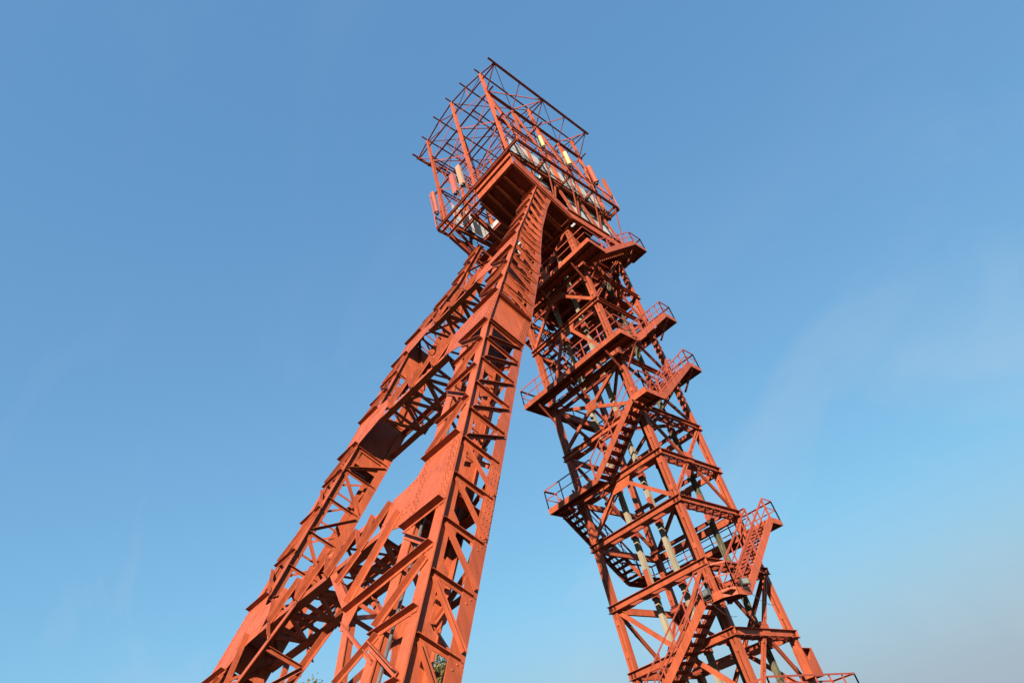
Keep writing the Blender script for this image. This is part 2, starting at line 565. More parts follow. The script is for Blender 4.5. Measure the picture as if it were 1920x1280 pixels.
def lerp_tab(tab, z):
    if z >= tab[0][0]:
        return tab[0][1]
    for (z1, v1), (z0, v0) in zip(tab, tab[1:]):
        if z >= z0:
            return v0 + (v1 - v0) * (z - z0) / (z1 - z0)
    return tab[-1][1]


XT = [(29.5, 0.46), (28.1, 0.50), (25.2, 0.72), (21.4, 1.55), (20.5, 1.70), (16, 1.93), (14.3, 1.98), (9, 2.83), (4.6, 3.50), (0, 4.15)]
IT = [(29.5, -0.62), (28.1, -0.58), (25.2, -0.42), (21.4, 0.32), (20.5, 0.48), (16, 0.60), (14.3, 0.64), (10.8, 1.22), (7, 1.76), (4.26, 2.20), (0, 2.85)]
HT = [(29.5, 1.15), (28.4, 1.10), (27, 1.0), (21, 1.36), (18.85, 1.46), (16.2, 1.54), (12.7, 1.36), (10, 1.25), (8.5, 1.20), (6, 1.08), (4.5, 1.0), (0, 0.85)]
X = lambda z: lerp_tab(XT, z)
XI = lambda z: lerp_tab(IT, z)
H = lambda z: lerp_tab(HT, z)


YT = [(29.5, -2.36), (28.1, -3.12), (25.2, -4.72), (21.4, -7.146), (0, Y0)]


def O(x, z):
    return V((x, lerp_tab(YT, z), z))


def I(x, z):
    return O(x, z) + NIN * H(z)


SIDE_N = [29.2, 28.4, 27.5, 26.5, 25.45, 24.35, 23.4, 22.5, 21.8, 21.1, 20.2, 19.3, 18.55, 17.75, 17.0, 16.25]
SIDE_LOW = [14.45, 13.5, 12.38, 11.2, 10.1, 9.05, 7.95, 6.8, 5.7, 4.6, 3.5, 2.4, 1.3, 0.35]
OUT_UP = [29.2, 28.2, 27.2, 26.15, 25.0, 23.95, 22.9, 21.35]
OUT_MID = [19.8, 18.5, 17.4, 16.35]
OUT_LOW = [14.5, 13.35, 11.95, 10.5, 9.15]
OUT_BOT = [7.2, 6.1, 5.0, 3.9, 2.75, 1.6, 0.4]


def inside(pl, x, z, m=0.05):
    for dx, dz in ((m, 0), (-m, 0), (0, m), (0, -m)):
        c = False
        n = len(pl)
        for i in range(n):
            (xa, za), (xb, zb) = pl[i], pl[(i + 1) % n]
            if (za > z + dz) != (zb > z + dz) and x + dx < (xb - xa) * (z + dz - za) / (zb - za) + xa:
                c = not c
        if not c:
            return False
    return True


def make_leg(side):
    """side +1: the near leg, -1: the mirrored far leg"""
    def M(p):
        p = V(p)
        return p if side > 0 else V((-5.0 - p.x, p.y, p.z))

    def D_(v):
        v = V(v)
        return v if side > 0 else V((-v.x, v.y, v.z))
    lab = ('near leaning lattice strut leg of riveted orange steel, in front of the tower' if side > 0 else
           'far leaning lattice strut leg of riveted orange steel, reaching the lower left')
    t = thing('strut_leg', lab, 'strut', tuple(M(O(3.4, 0))), 'leaning strut legs')
    PX = V((1, 0, 0))

    def bar(nm, a, b, uh, vh, rects, mat=PAINT):
        mb = MB()
        mb.bar(M(a), M(b), D_(uh), D_(vh), rects)
        return mb.build(nm, mat, t)
    # chords
    knots = [29.5, 28.1, 25.2, 21.4, 20.5, 16.0, 14.3, 9.0, 4.6, 0.0]
    for kind in range(4):
        mb = MB()
        for z1, z0 in zip(knots, knots[1:]):
            if kind == 0:      # outer face, outer corner
                mb.bar(M(O(X(z1), z1)), M(O(X(z0), z0)), D_(PX), NOUT,
                       [(-0.32, 0, -0.025, 0), (-0.12, -0.095, -0.27 if z0 < 15 else -0.17, -0.025), (-0.30, -0.28, -0.2 if z0 < 15 else -0.1, -0.025)])
            elif kind == 1:    # outer face, gap side
                mb.bar(M(O(XI(z1), z1)), M(O(XI(z0), z0)), D_(PX), NOUT,
                       [(0, 0.32, -0.025, 0), (0.095, 0.12, -0.27, -0.025), (0.28, 0.30, -0.2, -0.025)])
            elif kind == 2:    # inner face, outer corner
                mb.bar(M(I(X(z1) - 0.05, z1)), M(I(X(z0) - 0.05, z0)), D_(PX), NOUT,
                       [(-0.025, 0, 0, 0.30), (-0.32, -0.025, 0, 0.025), (-0.12, -0.095, 0.025, 0.16 if z0 < 15 else 0.06)])
            else:
                mb.bar(M(I(XI(z1) + 0.05, z1)), M(I(XI(z0) + 0.05, z0)), D_(PX), NOUT,
                       [(0, 0.025, 0, 0.30), (0.025, 0.32, 0, 0.025), (0.095, 0.12, 0.025, 0.16)])
        mb.build('chord', PAINT, t)
    jit = [0]

    def off():
        jit[0] = (jit[0] + 1) % 3
        return 0.004 + 0.013 * jit[0]
    UP = V((0, SL, 1)).normalized()
    # ---- outer face: horizontals and warren diagonals, outstanding leg outwards
    for nodes in (OUT_UP, OUT_MID, OUT_LOW, OUT_BOT):
        for i, z in enumerate(nodes):
            a, b = O(X(z) - 0.05, z), O(XI(z) - 0.05, z)
            edge = (nodes is OUT_LOW and i in (0, 4)) or (nodes is OUT_MID and i in (0, 3)) or (nodes is OUT_BOT and i == 0) or (nodes is OUT_UP and i == 7)
            hh = 0.16 if edge else 0.115
            if not (nodes is OUT_BOT and i == 1):
                bar('lattice_bar', a, b, UP, NOUT, angle(0.10, hh, 0.013, 0.004))
            if i + 1 < len(nodes):
                z2 = nodes[i + 1]
                if i % 2 == 1:
                    a, b = O(X(z) - 0.14, z - 0.16), O(XI(z2) + 0.02, z2 + 0.12)
                else:
                    a, b = O(XI(z) + 0.10, z - 0.16), O(X(z2) - 0.14, z2 + 0.12)
                bar('lattice_bar', a, b, UP, NOUT, angle(0.10, 0.115, 0.013, off()))
    # ---- outer-corner side face and gap side face
    for sx in (1, 0):
        xf = (lambda z: X(z) - 0.093) if sx else (lambda z: XI(z) + 0.093)
        vh = PX if sx else -PX
        for nodes, mode in ((SIDE_N if sx else SIDE_N[::3], 1), (SIDE_LOW, 0)):
            for i, z in enumerate(nodes):
                a = O(xf(z), z) + NIN * 0.06
                b = I(xf(z), z) + NOUT * 0.10
                bar('lattice_bar', a, b, UP, vh, angle(0.08, 0.10 if z < 16 else 0.07, 0.012, 0.004))
                if i + 1 < len(nodes):
                    z2 = nodes[i + 1]
                    md = mode
                    if nodes is SIDE_LOW and z <= 9.2:
                        md = 1
                    if not sx:
                        md = i % 2
                    if md == 1:
                        a = O(xf(z), z - 0.12) + NIN * 0.12
                        b = I(xf(z2), z2 + 0.1) + NOUT * 0.10
                    else:
                        a = O(xf(z2), z2 + 0.12) + NIN * 0.12
                        b = I(xf(z), z - 0.1) + NOUT * 0.10
                    wd = 0.15 if z <= 9.2 and sx else 0.08
                    bar('lattice_bar', a, b, -UP if z <= 9.2 else UP, vh, angle(wd, 0.10, 0.012, off() if False else 0.017))
    # ---- back (inner) face: zigzag flats with small gussets
    nb = [29.0, 28.0, 27.0, 26.0, 25.0, 24.0, 23.0, 22.0, 21.0, 20.0, 18.9, 17.7, 16.4] + SIDE_LOW
    for i, z in enumerate(nb[:-1]):
        z2 = nb[i + 1]
        if i % 2 == 0:
            a, b = I(X(z) - 0.12, z), I(XI(z2) + 0.12, z2)
        else:
            a, b = I(XI(z) + 0.12, z), I(X(z2) - 0.12, z2)
        bar('lattice_bar', a + NOUT * 0.03, b + NOUT * 0.03, UP, NOUT, angle(0.12, 0.07, 0.012, 0.002 + 0.013 * (i % 2)))
    for i, z in enumerate(SIDE_LOW):
        x = X(z) - 0.12 if i % 2 else XI(z) + 0.12
        s_ = -1 if i % 2 else 1
        p = [I(x + s_ * 0.0, z + 0.22) + NOUT * 0.034, I(x + s_ * 0.42, z + 0.12) + NOUT * 0.034,
             I(x + s_ * 0.42, z - 0.14) + NOUT * 0.034, I(x, z - 0.22) + NOUT * 0.034]
        MB().plate([M(q) for q in p], NOUT * 0.012).build('gusset_plate', PAINT, t)
    # corner gussets on the side web
    for z in SIDE_LOW[2:-1]:
        xs = X(z) - 0.088
        p = [O(xs, z + 0.3) + NIN * 0.2, O(xs, z + 0.12) + NIN * 0.42, O(xs, z - 0.2) + NIN * 0.42, O(xs, z - 0.42) + NIN * 0.2]
        MB().plate([M(q) for q in p], D_(PX) * 0.008).build('gusset_plate', PAINT, t)
    # ---- portal plates on the outer face
    plates = [
        [(X(21.3) - 0.02, 21.3), (XI(21.3), 21.3), (-0.15, 21.15), (-0.9, 20.9), (-0.95, 20.2), (-0.2, 19.95), (XI(19.75), 19.72), (X(19.72) - 0.02, 19.72)],
        [(X(16.4) - 0.02, 16.4), (XI(16.4) - 0.1, 16.4), (0.1, 16.3), (-0.55, 16.15), (-0.6, 15.0), (-0.12, 14.78), (XI(14.5), 14.45), (X(14.45) - 0.02, 14.45)],
        [(X(9.2) - 0.02, 9.2), (XI(9.1) - 0.02, 9.1), (1.30, 8.78), (1.05, 8.69), (0.72, 8.66), (0.40, 8.64), (0.36, 7.62), (0.9, 7.58), (1.35, 7.42), (XI(7.1), 7.2), (X(7.2) - 0.02, 7.2)],
    ]
    for pl in plates:
        pp = [O(x, z) + NOUT * 0.0045 for x, z in pl]
        po = MB().plate([M(q) for q in pp], NOUT * 0.014).build('portal_plate', PAINT, t)
        rv = MB()
        zt, zb = pl[0][1], pl[-1][1]
        n = int((zt - zb) / 0.105)
        for i in range(n):
            z = zt - 0.12 - (zt - zb - 0.24) * i / max(1, n - 1)
            for dx in (0.09, 0.2, 0.26):
                rv.rivet(M(O(X(z) - dx + (0.02 if i % 2 else -0.02), z) + NOUT * 0.0185), NOUT)
            for dx in (0.06, 0.2):
                rv.rivet(M(O(XI(z) + dx + (0.02 if i % 2 else -0.02), z) + NOUT * 0.0185), NOUT)
        xl = min(p[0] for p in pl)
        k = int((XI(zb) - xl) / 0.13)
        for i in range(k):
            x = xl + 0.1 + i * 0.13
            zz = 0.5 * (zt + zb) + (zt - zb) * 0.22
            for q in (0.30, 0.22, -0.15, -0.24):
                zq = 0.5 * (zt + zb) + (zt - zb) * q
                if inside(pl, x, zq):
                    rv.rivet(M(O(x, zq) + NOUT * 0.0185), NOUT)
        rv.build('rivets', PAINT, t, kind='stuff')
    # ---- solid side plates at the middle portal, both sides
    for xf, vh, ztop, zbot in ((lambda z: X(z) - 0.093, PX, 16.0, 14.5), (lambda z: XI(z) + 0.10, -PX, 16.4, 13.9), (lambda z: XI(z) + 0.10, -PX, 20.6, 18.6),
                               (lambda z: XI(z) + 0.10, -PX, 9.0, 7.3)):
        p = [O(xf(ztop), ztop) + NIN * 0.04, I(xf(ztop), ztop) + NOUT * 0.06, I(xf(zbot), zbot) + NOUT * 0.06, O(xf(zbot), zbot) + NIN * 0.04]
        sp = MB().plate([M(q) for q in p], D_(vh) * 0.014).build('side_plate', PAINT, t)
        if vh.x > 0:
            for zz in (ztop, zbot):
                bar('plate_stiffener', O(xf(zz), zz) + NIN * 0.03, I(xf(zz), zz) + NOUT * 0.07, UP, vh, angle(0.08, 0.15, 0.012, 0.016))
    # splice cover with rivets on the right inner chord, and rivets along chords
    rv = MB()
    for z in [k * 0.16 + 6.9 for k in range(12)]:
        for dv in (0.06, 0.14, 0.22):
            rv.rivet(M(I(X(z) - 0.05, z) + NOUT * dv + PX * 0.014), D_(PX), 0.022, 0.016)
    for z in [k * 0.14 + 14.5 for k in range(12)]:
        for dv in (0.08, 0.16, 0.24):
            rv.rivet(M(I(X(z) - 0.05, z) + NOUT * dv + PX * 0.014), D_(PX), 0.02, 0.014)
    for z in SIDE_LOW[1:] + SIDE_N:
        for k in range(4):
            zz = z + 0.14 - k * 0.11
            rv.rivet(M(I(X(zz) - 0.05, zz) + NOUT * (0.2 if k % 2 else 0.13)), D_(PX), 0.022, 0.016)
    for z in OUT_LOW + OUT_BOT + OUT_MID + OUT_UP:
        for k in range(5):
            zz = z + 0.2 - k * 0.1
            if 0.1 < zz < 29.3:
                rv.rivet(M(O(X(zz) - (0.22 if k % 2 else 0.26), zz)), NOUT, 0.022, 0.018)
                rv.rivet(M(O(XI(zz) + (0.22 if k % 2 else 0.26), zz)), NOUT, 0.022, 0.018)
    rv.build('rivets', PAINT, t, kind='stuff')
    sp = [(8.75, 0.03), (8.85, 0.27), (6.95, 0.27), (6.8, 0.15), (6.95, 0.03)]
    MB().plate([M(I(X(z) - 0.05, z) + NOUT * v) for z, v in sp], D_(PX) * 0.014).build('splice_plate', PAINT, t)
    # diaphragm with opening inside the leg at the lower portal
    mb = MB()
    for zz in (7.6,):
        c = [O(XI(zz) + 0.15, zz) + NIN * 0.1, O(X(zz) - 0.15, zz) + NIN * 0.1, I(X(zz) - 0.15, zz) + NOUT * 0.1, I(XI(zz) + 0.15, zz) + NOUT * 0.1]
        cen = (c[0] + c[1] + c[2] + c[3]) / 4
        inn = [cen + (q - cen) * 0.55 for q in c]
        for i in range(4):
            j = (i + 1) % 4
            mb.plate([M(c[i]), M(c[j]), M(inn[j]), M(inn[i])], UP * 0.014)
    mb.build('diaphragm', PAINT2, t)
    # service pipe along the gap-side chord
    MB().tube(M(O(XI(10) + 0.42, 10) + NIN * 0.1), M(O(XI(0.3) + 0.42, 0.3) + NIN * 0.1), 0.03, 8).build('service_pipe', STEEL, t)
    # footing
    c = M(O((X(0) + XI(0)) / 2, 0))
    MB().box(c.x - 1.3, c.x + 1.3, c.y - 0.9, c.y + 1.9, -0.4, 0.5).build('footing', CONC, t)
    return t


make_leg(+1)
make_leg(-1)

# ---- cross girders between the legs
GLAB = ['uppermost horizontal lattice girder joining the two strut legs', 'middle horizontal lattice girder joining the two strut legs',
        'lowest horizontal lattice girder with knee braces joining the two strut legs']
for gi, (zt, zb, xr) in enumerate(((21.15, 20.15, -0.85), (16.15, 14.95, -0.5), (8.62, 7.66, 0.40))):
    xl = -5.0 - xr
    t = thing('cross_girder', GLAB[gi], 'girder', tuple(O(-2.5, zb)), 'cross girders between the strut legs')
    UP = V((0, SL, 1)).normalized()
    dep = H((zt + zb) / 2)
    P4 = {('o', 't'): lambda x: O(x, zt), ('o', 'b'): lambda x: O(x, zb),
          ('i', 't'): lambda x: O(x, zt) + NIN * dep, ('i', 'b'): lambda x: O(x, zb) + NIN * dep}
    for (pl, lv), fn in P4.items():
        s1 = 1 if lv == 'b' else -1
        v = NOUT if pl == 'o' else NIN
        ex = (XI((zt + zb) / 2) + 0.12 - xr) if pl == 'i' else 0.0
        one('chord', t, fn(xl - ex), fn(xr + ex), UP, v, [(min(0, s1 * 0.2), max(0, s1 * 0.2), -0.02, 0), (min(s1 * 0.0, s1 * 0.02), max(0, s1 * 0.02), -0.22, -0.02)])
    n = 6 if gi < 2 else 8
    for i in range(n):
        x0 = xl + (xr - xl) * i / n
        x1 = xl + (xr - xl) * (i + 1) / n
        ta, tb = (zt - 0.06, zb + 0.02) if i % 2 == 0 else (zb + 0.02, zt - 0.06)
        one('lattice_bar', t, O(x0, ta), O(x1, tb), UP, NOUT, angle(0.09, 0.12, 0.012, 0.004 + 0.013 * (i % 2)))
        one('lattice_bar', t, O(x0, ta) + NIN * dep, O(x1, tb) + NIN * dep, UP, NIN, angle(0.10, 0.08, 0.012, 0.004 + 0.013 * (i % 2)))
        if i % 2 == 0:
            one('lattice_bar', t, O(x1, zt - 0.05), O(x1, zb + 0.05), V((1, 0, 0)), NOUT, angle(0.09, 0.12, 0.012, 0.030))
        # bottom lacing
        if i % 2 == 0:
            a, b = O(x0, zb) + NIN * 0.12, O(x1, zb) + NIN * (dep - 0.12)
            a2, b2 = O(x0, zb) + NIN * (dep - 0.12), O(x1, zb) + NIN * 0.12
        else:
            a, b = O(x0, zb) + NIN * (dep - 0.12), O(x1, zb) + NIN * 0.12
            a2, b2 = O(x0, zb) + NIN * 0.12, O(x1, zb) + NIN * (dep - 0.12)
        one('lattice_bar', t, a + UP * 0.03, b + UP * 0.03, V((1, 0, 0)), UP, [(-0.05, 0.05, 0.0, 0.012), (0.038, 0.05, 0.012, 0.08)], PAINT)
        one('lattice_bar', t, a2 + UP * (zt - zb), b2 + UP * (zt - zb), V((1, 0, 0)), UP, [(-0.045, 0.045, 0.0, 0.012)], PAINT2)
        one('lattice_bar', t, O(x1, zb) + NIN * 0.10 + UP * 0.045, O(x1, zb) + NIN * (dep - 0.1) + UP * 0.045, V((1, 0, 0)), UP, angle(0.09, 0.08, 0.012, 0.004))
    if gi == 2:
        for s in (1, -1):
            mx = (lambda p: V(p)) if s > 0 else (lambda p: V((-5.0 - p.x, p.y, p.z)))
            sx = V((s, 0, 0))
            for k_, off_ in enumerate((V((0, 0, 0)), NIN * dep)):
                v = NOUT if k_ == 0 else NIN
                seg = [(-2.0, 8.05), (0.47, 6.0), (1.30, 4.45), (2.15, 2.6)]
                for (xa, za), (xb, zb_) in zip(seg, seg[1:]):
                    one('knee_chord', t, mx(O(xa, za)) + off_, mx(O(xb, zb_)) + off_, sx, v,
                        [(-0.10, 0.10, -0.02, 0.0), (0.06, 0.08, -0.16, -0.02)])
                one('knee_bar', t, mx(O(0.40, 6.02)) + off_, mx(O(X(6.2) - (0.06 if k_ == 0 else 0.45), 6.2)) + off_, UP, v, angle(0.10, 0.14, 0.013, 0.006))
                one('knee_bar', t, mx(O(0.36, 6.2)) + off_, mx(O(1.15, 7.9)) + off_, UP, v, angle(0.10, 0.14, 0.013, 0.022))
                one('knee_bar', t, mx(O(0.45, 5.8)) + off_, mx(O(XI(4.6) + 0.3, 4.5)) + off_, UP, v, angle(0.08, 0.06, 0.013, 0.006))
                one('knee_bar', t, mx(O(1.30, 4.5)) + off_, mx(O(XI(5.0) + 0.2, 4.95)) + off_, UP, v, angle(0.10, 0.10, 0.013, 0.006))
                one('knee_bar', t, mx(O(-0.9, 7.15)) + off_, mx(O(-0.3, 7.66)) + off_, UP, v, angle(0.10, 0.10, 0.013, 0.006))
                g5 = [(0.1, 6.45), (0.45, 6.55), (0.95, 6.25), (0.75, 5.55), (0.45, 5.65)]
                MB().plate([mx(O(x, z)) + off_ + v * 0.003 for x, z in g5], v * 0.012).build('gusset_plate', PAINT, t)
            for (xa, za) in ((0.47, 6.0), (-0.75, 7.0), (1.3, 4.45)):
                one('knee_bar', t, mx(O(xa, za)) + NIN * 0.1, mx(O(xa, za)) + NIN * (dep - 0.1), UP, V((-s, 0, 0)), angle(0.10, 0.09))
            one('knee_bar', t, mx(O(0.47, 6.0)) + NIN * 0.1, mx(O(-0.75, 7.0)) + NIN * (dep - 0.1), UP, V((-s, 0, 0)), angle(0.10, 0.09, 0.012, 0.015))
            one('knee_bar', t, mx(O(0.47, 6.0)) + NIN * (dep - 0.1), mx(O(1.3, 4.45)) + NIN * 0.1, UP, V((-s, 0, 0)), angle(0.10, 0.09, 0.012, 0.015))


# ================================================================== walkways and stairs
def rail(parent, pts, h=1.0, posts=None, mid=True):
    """handrail along a polyline of floor points"""
    tb = MB(); mbm = MB()
    for a, b in zip(pts, pts[1:]):
        a = V(a); b = V(b)
        up = V((0, 0, h))
        tb.bar(a + up, b + up, (b - a).cross(V((0, 0, 1))), (0, 0, 1), [(-0.035, 0.035, -0.012, 0.0), (0.023, 0.035, -0.06, -0.012)])
        mbm.bar(a + up * 0.55, b + up * 0.55, (b - a).cross(V((0, 0, 1))), (0, 0, 1), [(-0.008, 0.008, -0.022, 0.022)])
        L = (b - a).length
        n = max(1, round(L / 1.05))
        for i in range(n + 1):
            p = a + (b - a) * (i / n)
            if i == 0 and a is not V(pts[0]) and posts == 'skip':
                continue
            one('rail_post', parent, p + V((0, 0, -0.15)), p + V((0, 0, h - 0.014)), (1, 0, 0), (0, 1, 0), [(-0.03, 0.03, -0.004, 0.004), (-0.03, -0.022, 0.004, 0.05)], RAILP)
    tb.build('top_rail', RAILP, parent)
    if mid:
        mbm.build('mid_rail', RAILP, parent)


def toe(parent, pts, h=0.26, z_off=-0.17):
    for a, b in zip(pts, pts[1:]):
        a = V(a); b = V(b)
        one('edge_plate', parent, a + V((0, 0, z_off)), b + V((0, 0, z_off)), (b - a).cross(V((0, 0, 1))), (0, 0, 1), [(-0.006, 0.006, 0, h)])


def landing(label, z, rects, edges, rails, group='walkway landings on the tower', joists=True):
    x0 = min(r[0] for r in rects); y0 = min(r[2] for r in rects)
    t = thing('walkway_landing', label, 'walkway', (x0, y0, z), group)
    for (xa, xb, ya, yb) in rects:
        nx = max(1, round((xb - xa) / 1.2)); ny = max(1, round((yb - ya) / 1.6))
        for i in range(nx):
            for j in range(ny):
                ax, bx = xa + (xb - xa) * i / nx, xa + (xb - xa) * (i + 1) / nx
                ay, by = ya + (yb - ya) * j / ny, ya + (yb - ya) * (j + 1) / ny
                MB().box(ax + 0.006, bx - 0.006, ay + 0.006, by - 0.006, z - 0.03, z).build('floor_plate', PAINT2, t)
        if (xb - xa) > (yb - ya):
            one('floor_joist', t, (xa + 0.02, (ya + yb) / 2, z - 0.1), (xb - 0.02, (ya + yb) / 2, z - 0.1), (0, 1, 0), (0, 0, 1), ibeam(0.12, 0.07, 0.01), PAINT2)
        else:
            one('floor_joist', t, ((xa + xb) / 2, ya + 0.02, z - 0.1), ((xa + xb) / 2, yb - 0.02, z - 0.1), (1, 0, 0), (0, 0, 1), ibeam(0.12, 0.07, 0.01), PAINT2)
    for e in edges:
        toe(t, [(x, y, z) for x, y in e])
    for r in rails:
        rail(t, [(x, y, z) for x, y in r])
    return t


def flight(label, a, b, wv, rails=(True, True), st_h=0.30):
    """stair flight: a,b = lower and upper ends of the outer edge at tread level; wv = vector across to the inner edge"""
    a = V(a); b = V(b); wv = V(wv)
    t = thing('stair_flight', label, 'stairs', tuple(a), 'stair flights on the tower')
    d = b - a
    for s, off_ in ((0, V((0, 0, 0))), (1, wv)):
        one('stringer', t, a + off_ + V((0, 0, -0.02)), b + off_ + V((0, 0, -0.02)), wv, (0, 0, 1), [(-0.006, 0.006, -st_h / 2, st_h / 2), (0.006 if s == 0 else -0.05, 0.05 if s == 0 else -0.006, st_h / 2 - 0.01, st_h / 2)])
    n = int(d.z / 0.205)
    hd = V((d.x, d.y, 0)).normalized()
    wn = wv.normalized()
    for i in range(n):
        p = a + d * ((i + 0.5) / n)
        q = [p + wn * 0.01 - hd * 0.12, p + wv - wn * 0.01 - hd * 0.12, p + wv - wn * 0.01 + hd * 0.12, p + wn * 0.01 + hd * 0.12]
        mb = MB().plate(q, (0, 0, -0.025))
        mb.plate([q[0] + V((0, 0, -0.026)), q[1] + V((0, 0, -0.026)), q[1] + hd * 0.008 + V((0, 0, -0.026)), q[0] + hd * 0.008 + V((0, 0, -0.026))], (0, 0, -0.035))
        mb.build('tread', PAINT2, t)
    for s, off_ in ((0, V((0, 0, 0))), (1, wv)):
        if rails[s]:
            rail(t, [a + off_, b + off_], 0.95)
    return t


YF, YB_, XR, XL = -1.0, -0.12, 1.0, -6.0
IN = V((0, 0.86, 0))
# lowest: platform by the right side
landing('lowest walkway with railing along the right side of the tower at the picture bottom', 3.5, [(0.1, 1.0, -1.0, 5.7), (-6.0, 0.1, -1.0, -0.12)],
        [[(-6, -1.0), (1.0, -1.0), (1.0, 5.7), (0.1, 5.7)]], [[(-6, -1.0), (0.95, -1.0), (0.98, 5.6), (0.1, 5.6)], [(0.12, 0.3), (0.12, 5.5)]])
flight('lowest stair flight rising across the tower front to the floodlit corner landing', (-5.1, YF, 3.6), (-0.14, YF, 7.22), IN)
landing('small corner landing with two floodlights at the nearest tower column', 7.22, [(-0.14, 1.0, -1.0, -0.12), (0.1, 1.0, -0.12, 0.25)],
        [[(-0.14, -1.0), (0.6, -1.0), (1.0, -0.6), (1.0, 0.25)]], [[(-0.12, -0.99), (0.6, -0.99), (0.99, -0.58), (0.99, 0.2)]])
flight('open steep stair flight on the right side above the floodlit landing', (XR, 0.25, 7.22), (XR, 4.95, 10.55), (-0.86, 0, 0))
landing('walkway round the back of the tower below the open left stair', 10.55, [(-6.0, 1.05, 4.97, 5.85), (-6.0, -5.12, 3.5, 4.97)],
        [[(1.05, 4.97), (1.05, 5.85), (-6.0, 5.85), (-6.0, 3.5)], [(1.0, 4.97), (-5.12, 4.97)]],
        [[(1.03, 4.97), (1.03, 5.83), (-5.98, 5.83), (-5.98, 3.5)], [(0.1, 4.99), (-5.1, 4.99)]])
flight('open stair flight on the shaded left side of the tower', (-6.0, 3.45, 10.55), (-6.0, 0.25, 13.4), (0.86, 0, 0))
landing('front landing sticking out past the left tower column, seen from below', 13.4, [(-5.8, -2.8, -1.0, -0.12), (-6.0, -5.12, -0.12, 0.25)],
        [[(-5.8, -0.12), (-5.8, -1.0), (-2.8, -1.0)]], [[(-5.78, -0.15), (-5.78, -0.99), (-2.85, -0.99)]])
flight('long bright stair flight across the tower front below the middle walkway', (-2.8, YF, 13.4), (0.2, YF, 15.65), IN)
landing('small corner landing at the top of the long front stair flight', 15.65, [(0.2, 1.0, -1.0, -0.12), (0.1, 1.0, -0.12, 0.3)],
        [[(0.2, -1.0), (1.0, -1.0), (1.0, 0.3)]], [[(0.22, -0.99), (0.98, -0.99), (0.98, 0.25)]])
flight('stair flight on the right side between the middle corner landing and middle walkway', (XR, 0.3, 15.65), (XR, 4.55, 19.0), (-0.86, 0, 0))
landing('long middle walkway across the tower front with dark underside', 19.0, [(-5.6, 0.95, -1.0, -0.12), (-5.6, -5.02, -0.12, 4.9), (0.1, 1.0, -0.12, 0.3)],
        [[(-5.6, 4.9), (-5.6, -1.0), (0.95, -1.0), (0.95, 0.3)]], [[(-5.58, 4.9), (-5.58, -0.99), (0.93, -0.99), (0.93, 0.25)]])
landing('middle walkway behind the tower reaching past the right column', 19.0, [(-6.0, 1.0, 4.97, 5.6), (0.1, 1.0, 4.55, 4.97)],
        [[(1.0, 4.55), (1.0, 5.6), (-6.0, 5.6)]], [[(0.98, 4.55), (0.98, 5.55), (-6.0, 5.55)]])
flight('stair flight on the right side rising from the middle walkway', (XR, 0.3, 19.0), (XR, 4.55, 22.45), (-0.86, 0, 0))
landing('upper rear landing past the right tower column with railing against the sky', 22.45, [(0.1, 1.0, 4.55, 5.6), (-6.0, 0.1, 4.97, 5.6)],
        [[(1.0, 4.55), (1.0, 5.6), (-6.0, 5.6)]], [[(0.98, 4.55), (0.98, 5.55), (-6.0, 5.55)]])
flight('shaded stair flight on the left side of the tower near the top', (-6.0, 4.6, 22.45), (-6.0, 0.3, 24.95), (0.86, 0, 0))
landing('top walkway across the tower front just below the sheave platform', 24.95, [(-6.0, 1.3, -1.0, -0.12), (0.1, 1.2, -0.12, 0.4)],
        [[(-6.0, -0.1), (-6.0, -1.0), (1.3, -1.0), (1.25, 0.4)]], [[(-5.98, -0.1), (-5.98, -0.99), (1.27, -0.99), (1.23, 0.35)]])
flight('topmost stair flight on the right side leading up to the sheave platform', (1.2, 0.4, 24.95), (1.2, 4.7, 28.25), (-0.86, 0, 0))
landing('topmost rear landing past the right column beneath the sheave platform', 28.25, [(0.1, 1.2, 4.7, 5.9), (-5.0, 0.1, 4.97, 5.9)],
        [[(1.2, 4.7), (1.2, 5.9), (0.1, 5.9)]], [[(1.18, 4.7), (1.18, 5.85), (0.1, 5.85)]])

# brackets under the projecting landings
brk = 0
for (x, y, z, dx, dy) in ((0.05, 0.15, 18.9, 0.85, 0), (0.05, 4.75, 18.9, 0.85, 0), (0.05, 4.75, 22.35, 0.85, 0), (0.05, 0.2, 24.85, 1.0, 0), (0.05, 4.75, 28.15, 1.0, 0),
                          (-0.2, 0.02, 24.85, 0, -0.85), (-2.5, 0.02, 24.85, 0, -0.85), (-4.8, 0.02, 24.85, 0, -0.85),
                          (-0.2, 0.02, 18.9, 0, -0.85), (-2.5, 0.02, 18.9, 0, -0.85), (-4.8, 0.02, 18.9, 0, -0.85), (-4.8, 0.02, 13.3, 0, -0.85)):
    one('walkway_bracket', tower, (x, y, z - 1.0), (x + dx, y + dy, z - 0.1), (dy, dx, 0.1), (0, 0, 1), [(-0.04, 0.04, -0.05, -0.035), (-0.006, 0.006, -0.035, 0.05)], PAINT2)

